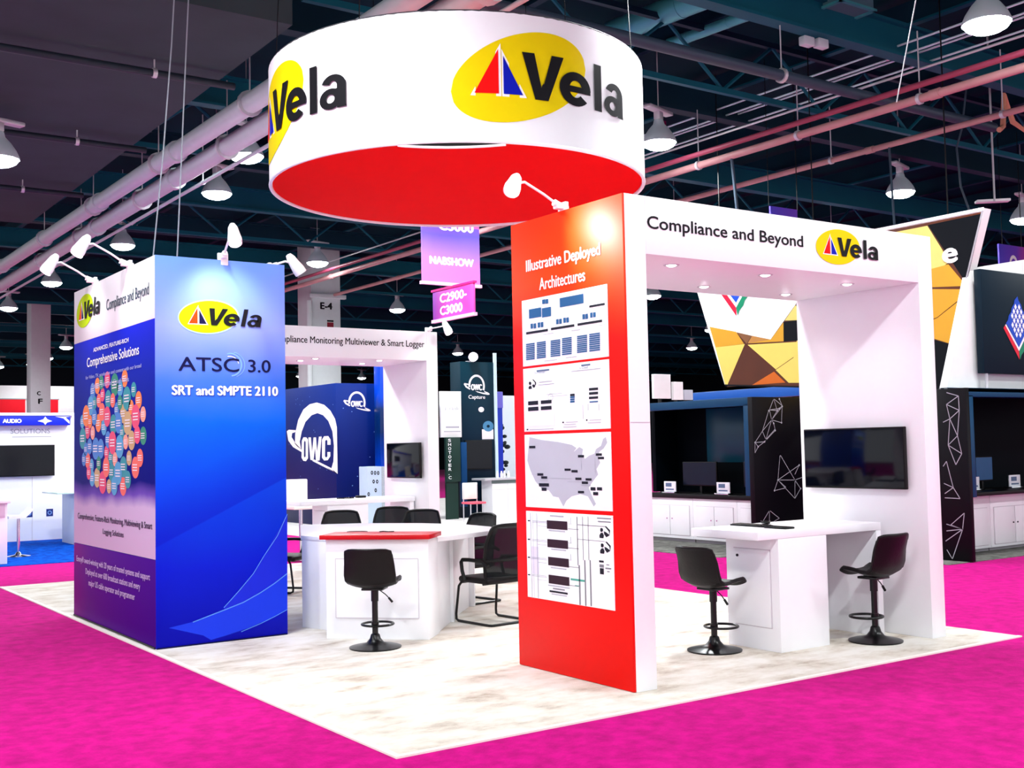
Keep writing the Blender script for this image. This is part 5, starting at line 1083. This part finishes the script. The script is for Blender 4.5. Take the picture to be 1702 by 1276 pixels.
for k, x in enumerate((13.25, 13.38, 13.47, 13.6)):
    mb = MB(); mb.lathe([(.035, 0), (.035, .1), (.02, .14), (.02, .17), (0, .17)], mat('sign_white'), c=(x, 18.5, 1.021), n=12); single(mb, 'bottle', 'small white bottle on the counter below the dark teal tower', 'bottle', 'small white bottles on the counter')
CH = thing('cafe_chair', 'white and red chair with thin legs beside the back archway', 'chair', (11.9, 17.6, 0))
mb = MB(); mb.box((11.72, 17.75, .55), (12.15, 17.79, .95), mat('cream_leather'), .015); mb.build('backrest', CH)
mb = MB(); mb.box((11.7, 17.4, .44), (12.17, 17.8, .49), mat('chair_red', (222, 90, 110), .5), .015); mb.build('seat', CH)
for x in (11.74, 12.13):
    for y in (17.44, 17.76): mb = MB(); mb.cyl((x, y, -.002), (x, y, .46 if y < 17.6 else .9), .014, STEEL, n=8); mb.build('leg', CH)
WL = thing('booth_wall', 'white booth wall with dark plants in front, left of the red end panel', 'booth wall', (15.2, 21.5, 0))
mb = MB(); mb.box((14.3, 21.5, -.002), (17.5, 21.6, 3.3), mat('wall_pale', (206, 214, 222), .6), .004); mb.build('panel', WL)
mb = MB(); rg = random.Random(9)
for i in range(46):
    z = rg.uniform(.9, 2.6); x = 14.55 + rg.uniform(-.13, .13) * (1 + .4 * math.sin(z * 5)); mb.sphere((x, 20.2 + rg.uniform(-.1, .1), z), rg.uniform(.04, .09), mat('plant_dark', (20, 34, 34), .6), (1, 1, .7), 8)
mb.cyl((14.55, 20.2, .3), (14.55, 20.2, 2.5), .02, BLACK_METAL, n=8)
mb.lathe([(.16, -.002), (.2, .5), (.19, .5), (.0, .45)], BLACK_PL, c=(14.55, 20.2, 0), n=18)
single(mb, 'potted_plant', 'tall dark leafy plant just left of the red end panel', 'plant')
mb = MB(); mb.box((7.0, 15.2, -.0115), (24, 30, -.002), PALE_CARPET); single(mb, 'booth_carpet', 'pale carpet under the booths beyond the back archway', 'carpet')

# columns of the hall
def column(label, x, y, w, txt1, txt2, z, col):
    t = thing('hall_column', label, 'column', (x, y, 0))
    mb = MB(); mb.box((x, y, -.002), (x + w, y + w, 9.6), col, .03); sh = mb.build('shaft', t)
    mb = MB(); mb.text(face_y(y), txt1, x + w * .3, z, w * (.42 if len(txt1) > 1 else .2), w * .22, DARK_INK, bold=.14); mb.build('lettering', sh)
    if txt2: mb = MB(); mb.text(face_y(y), txt2, x + w * .36, z - w * .45, w * .24, w * .28, DARK_INK, bold=.14); mb.build('lettering', sh)
    return t, sh
c, sh = column('grey concrete column marked E-4 above the back archway', 13.72, 30.56, 1.13, 'E-4', '', 6.75, COLUMN_M)
mb = MB(); mb.rect(face_y(30.56), 14.32, 14.57, 5.86, 6.30, mat('alarm_red', (130, 14, 40), .5), .004); mb.rect(face_y(30.56), 14.32, 14.57, 6.32, 6.38, DARK_INK, .004); mb.build('sign_plate', sh)
mb = MB(); mb.box((13.6, 30.4, 7.13), (15.0, 30.56, 7.27), COLUMN_M, .01); mb.build('collar', c)
mb = MB(); mb.cyl((13.62, 30.5, 3.69), (13.62, 30.5, 7.02), .1, COLUMN_M, n=12); mb.build('conduit', c)
column('grey concrete column at the far left between the red panels', 7.95, 46.5, .82, 'C', 'F', 4.45, COLUMN_M)

# hanging aisle banners
PINKG = ramp_mat('banner_print', 2, [(0, (236, 130, 220)), (.35, (170, 120, 236)), (.62, (104, 86, 220)), (.72, (120, 84, 214)), (.73, (246, 100, 190)), (1, (240, 110, 196))], 0, 1.5, .5)
AB = thing('hanging_banner', 'pink and violet banner hanging just below the round sign', 'banner', (7.58, 12.5, 4.93))
mb = MB(); mb.box((7.58, 12.5, 4.93), (8.88, 12.53, 6.43), PINKG, .004); a = mb.build('cloth', AB)
mb = MB(); mb.text(face_y(12.5), 'NABSHOW', 7.74, 5.28, 1.0, .16, WHITE_INK, bold=.16); mb.build('lettering', a)
mb = MB(); mb.text(face_y(12.5), 'C3000', 7.95, 5.945, .80, .19, WHITE_INK, bold=.16); mb.build('lettering', a)
mb = MB(); mb.box((7.55, 12.48, 4.89), (8.91, 12.55, 4.95), mat('rail_pink', (246, 190, 226), .4)); mb.build('bottom_rail', AB)
mb = MB(); 
for x in (7.7, 8.75): mb.tube([(x, 12.515, 6.43), (x, 12.515, 9.1)], .008, BLACK_METAL, n=6)
mb.build('suspension_cable', AB)
AC = thing('hanging_banner', 'smaller pink sign reading C2900 to C3000 under the violet banner', 'banner', (8.25, 12.5, 4.29))
mb = MB(); mb.box((8.25, 11.78, 4.29), (8.29, 13.25, 4.88), ramp_mat('sign_print', 1, [(0, (250, 80, 180)), (.6, (214, 70, 180)), (1, (130, 60, 160))], -.72, .75, .5), .004); a = mb.build('cloth', AC)
mb = MB(); f = face_x(8.25); mb.text(f, 'C2900-', -12.98, 4.61, .98, .18, WHITE_INK, bold=.14); mb.build('lettering', a)
mb = MB(); mb.text(f, 'C3000', -12.98, 4.37, .82, .18, WHITE_INK, bold=.14); mb.build('lettering', a)
mb = MB(); mb.box((8.23, 11.75, 4.25), (8.31, 13.28, 4.31), mat('rail_pink')); mb.build('bottom_rail', AC)
mb = MB(); mb.box((8.23, 11.75, 4.86), (8.31, 13.28, 4.90), mat('rail_magenta', (226, 30, 130), .4)); mb.tube([(8.27, 12.5, 4.89), (8.27, 12.52, 4.95)], .01, STEEL, n=6); mb.build('top_rail', AC)
for nm, lo, hi, lab in (('hanging_banner', (13.1, 8.85, 5.3), (13.85, 8.89, 6.27), 'violet banner peeking over the header of the near archway'), ('hanging_banner', (21.3, 9.3, 5.04), (22.44, 9.34, 6.32), 'violet banner with a white ring emblem above the dark logo board')):
    t = thing(nm, lab, 'banner', lo)
    mb = MB(); mb.box(lo, hi, ramp_mat('violet_print_%d' % int(lo[0]), 0, [(0, (86, 70, 200)), (.6, (120, 70, 200)), (1, (200, 70, 150))], 0, 1.2, .5), .004); a = mb.build('cloth', t)
    cx = (lo[0] + hi[0]) / 2; f = face_y(lo[1])
    mb = MB(); mb.ring(f, cx, hi[2] - .45, .17, .22, .10, .14, WHITE_INK, .004, n=24); mb.rect(f, cx - .09, cx + .09, hi[2] - .95, hi[2] - .62, WHITE_INK); mb.build('emblem', a)
    mb = MB(); mb.tube([(cx - .4, lo[1] + .02, hi[2]), (cx - .4, lo[1] + .02, 9.1)], .008, BLACK_METAL, n=6); mb.tube([(cx + .4, lo[1] + .02, hi[2]), (cx + .4, lo[1] + .02, 9.1)], .01, BLACK_METAL, n=6); mb.build('suspension_cable', t)
C1B = thing('hanging_banner', 'tiny far pink sign high beside the right edge of the round sign', 'banner', (14.6, 13.4, 9.0))
mb = MB(); mb.box((13.95, 12.85, 8.72), (14.2, 12.88, 9.05), mat('sign_pink_dark', (150, 30, 90), .5)); a = mb.build('cloth', C1B)
mb = MB(); mb.text(face_y(12.85), 'C1', 14.0, 8.91, .14, .1, mat('rail_pink')); mb.build('lettering', a)
mb = MB(); mb.text(face_y(12.85), '42', 14.0, 8.76, .14, .1, mat('rail_pink')); mb.build('lettering', a)

# blue and white booth, far left
LBW = thing('booth_wall', 'white booth wall with a blue lettered header at far left', 'booth wall', (1.0, 20.3, 0))
mb = MB(); mb.box((-3, 20.3, -.002), (3.3, 20.42, 2.70), WHITE, .004); mb.line(face_y(20.3), [(2.36, .0), (2.36, 1.36)], .012, SEAM, .002); wl = mb.build('panel', LBW)
mb = MB(); mb.box((-3, 20.1, 2.47), (3.1, 20.3, 2.68), mat('header_blue', (10, 40, 200), .4), .004); hd = mb.build('header', LBW); mb = MB(); mb.box((-3, 20.08, 2.68), (3.2, 20.42, 2.74), WHITE); mb.build('cornice', LBW)
f = face_y(20.1)
mb = MB(); mb.text(f, 'AUDIO', 1.72, 2.52, .38, .09, WHITE_INK, bold=.16); mb.build('lettering', hd)
mb = MB(); mb.poly(f, [(2.72, 2.56), (2.62, 2.60), (2.58, 2.66), (2.54, 2.60), (2.42, 2.56), (2.54, 2.53), (2.58, 2.48), (2.62, 2.53)], WHITE_INK); mb.poly(f, [(2.78, 2.66), (2.95, 2.62), (3.08, 2.5), (3.08, 2.56), (3.0, 2.64), (3.1, 2.66)], WHITE_INK); mb.build('emblem', hd)
f = face_y(20.3)
mb = MB(); mb.text(f, 'SOLUTIONS', 1.92, 2.30, .80, .10, mat('chart_grey'), bold=-.01); mb.rect(f, 1.95, 2.75, 2.22, 2.235, mat('chart_grey')); mb.build('lettering', wl)
mb = MB()
for x, c in ((1.58, (150, 20, 50)), (2.30, (20, 40, 110)), (2.72, (20, 40, 110))): mb.rect(f, x - .07, x + .07, .50, .66, mat('icon_%d' % c[0], c, .4), .003); mb.ring(f, x, .58, .045, .045, .028, .028, mat('star_print'), .005, n=14)
mb.build('icon_plate', wl)
tvl = thing('television', 'black television on the white wall of the far left booth', 'television', (2.1, 20.2, 1.4))
mb = MB(); mb.box((1.2, 20.2, 1.38), (2.8, 20.26, 2.05), BLACK_PL, .006); mb.build('casing', tvl)
mb = MB(); mb.box((1.215, 20.195, 1.40), (2.785, 20.2005, 2.035), SCREEN); mb.build('screen', tvl)
mb = MB(); mb.box((1.8, 20.26, 1.5), (2.2, 20.299, 1.9), BLACK_METAL); mb.build('wall_bracket', tvl)
LC = thing('counter', 'white counter cut by the left edge of the picture', 'counter', (.2, 15.2, 0))
mb = MB(); mb.box((-.6, 14.9, 0), (.80, 15.5, 1.02), WHITE, .004); mb.build('body', LC)
mb = MB(); mb.box((-.65, 14.85, 1.02), (.84, 15.55, 1.08), WHITE, .004); mb.build('top', LC)
mb = MB(); mb.box((-.5, 14.885, .78), (.76, 14.90, 1.0), mat('panel_lilac', (214, 196, 214), .5), .002); mb.build('inset_panel', LC)
RC = thing('cabinet', 'pale cabinet with a glass top partly behind the blue tower at far left', 'cabinet', (3.1, 18.6, 0))
mb = MB(); mb.box((2.74, 18.3, 0), (3.8, 19.3, 1.03), mat('cabinet_pale', (204, 214, 226), .4), .004); mb.build('body', RC)
mb = MB(); mb.box((2.36, 18.1, 1.035), (3.9, 19.4, 1.06), mat('glass_green_top', (196, 226, 210), .1), .003); mb.build('top', RC)
LS = thing('bar_stool', 'white low back bar stool with chrome foot on the blue carpet at far left', 'bar stool', (1.25, 16.24, 0))
mb = MB(); mb.sheet([[(1.05 + .4 * i / 6, 16.05 + .38 * j / 6, .72 + (.06 * max(0, (i - 4)) ** 1.2)) for j in range(7)] for i in range(7)], .05, mat('sign_white')); mb.build('seat', LS)
mb = MB(); mb.cyl((1.25, 16.24, .03), (1.25, 16.24, .70), .028, CHROME); mb.build('column', LS)
mb = MB(); mb.lathe([(.21, 0), (.21, .012), (.06, .04), (.03, .09)], CHROME, c=(1.25, 16.24, 0)); mb.build('base', LS)
mb = MB(); mb.box((-4, 14.5, -.0115), (4.2, 20.29, -.002), BLUE_CARPET); single(mb, 'booth_carpet', 'bright blue carpet of the far left booth', 'carpet')

# small fixtures in the roof and on the booths
SL = thing('spotlight', 'glaring white spotlight on top of the dark teal booth tower', 'light', (12.95, 19.1, 4.05))
mb = MB(); mb.cyl((12.95, 19.25, 4.05), (12.95, 19.1, 4.2), .025, STEEL, n=8); mb.box((12.85, 19.2, 4.04), (13.05, 19.3, 4.07), STEEL); mb.build('bracket', SL)
mb = MB(); mb.lathe([(.05, -.16), (.09, -.12), (.13, .06), (.11, .06), (.0, .0)], STEEL, c=(12.95, 19.08, 4.18), axis=(-.45, -.8, -.25), n=20); h = mb.build('housing', SL)
mb = MB(); mb.lathe([(0, .085), (.07, .08), (.115, .055), (0, .03)], GLOW, c=(12.95, 19.08, 4.18), axis=(-.45, -.8, -.25), n=20); mb.build('lens', h)
FX = thing('strip_fixture', 'flat pale strip fixture hanging on a rod at the upper right', 'light fixture', (16.77, 6.53, 6.31))
mb = MB(); mb.obox((16.50, 6.72, 6.30), (0.53, -0.37, 0.02), (.12, .14, 0), (0, 0, .05), WHITE_INK, .01); mb.build('tray', FX)
mb = MB(); mb.cyl((16.77, 6.53, 6.31), (16.77, 6.53, 9.62), .02, STEEL, n=8); mb.build('rod', FX)
mb = MB(); mb.cyl((12.38, 9.12, 7.16), (12.42, 8.97, 5.2), .03, mat('slate_pipe'), n=8); single(mb, 'drop_conduit', 'slate grey conduit dropping from the thick salmon pipe behind the near archway', 'conduit')
mb = MB(); mb.cyl((14.35, 7.07, 7.16), (14.4, 7.02, 4.6), .022, mat('slate_pipe'), n=8); single(mb, 'drop_conduit', 'slate grey conduit dropping past the bell lamp above the near archway', 'conduit')
mb = MB(); mb.tube([(7.02, 1.07, 7.01), (6.78, 1.35, 5.31)], .006, STEEL, n=8); k = mb.build('hanging_rod'); k['label'] = 'thin grey rod leaning down left of the glaring corner lamp'; k['category'] = 'rod'
for k, (dx, dy, lab) in enumerate(((0, 0, 'small pale junction box pair high right of the air duct, upper one'), (.28, -.05, 'small pale junction box pair high right of the air duct, lower one'))):
    mb = MB(); mb.box((10.95 + dx, 6.06 + dy, 8.15), (11.19 + dx, 6.20 + dy, 8.3), PIPE_W, .02); single(mb, 'junction_box', lab, 'box')
mb = MB(); mb.tube([(16.3, 6.75, 9.62), (16.29, 6.72, 8.44), (16.23, 6.81, 7.70), (16.16, 6.89, 7.35), (16.23, 6.88, 6.60), (16.38, 6.81, 6.12)], .02, mat('slate_pipe'), n=6); single(mb, 'hanging_cable', 'loose slate cable hanging above the gold and black sign', 'cable')
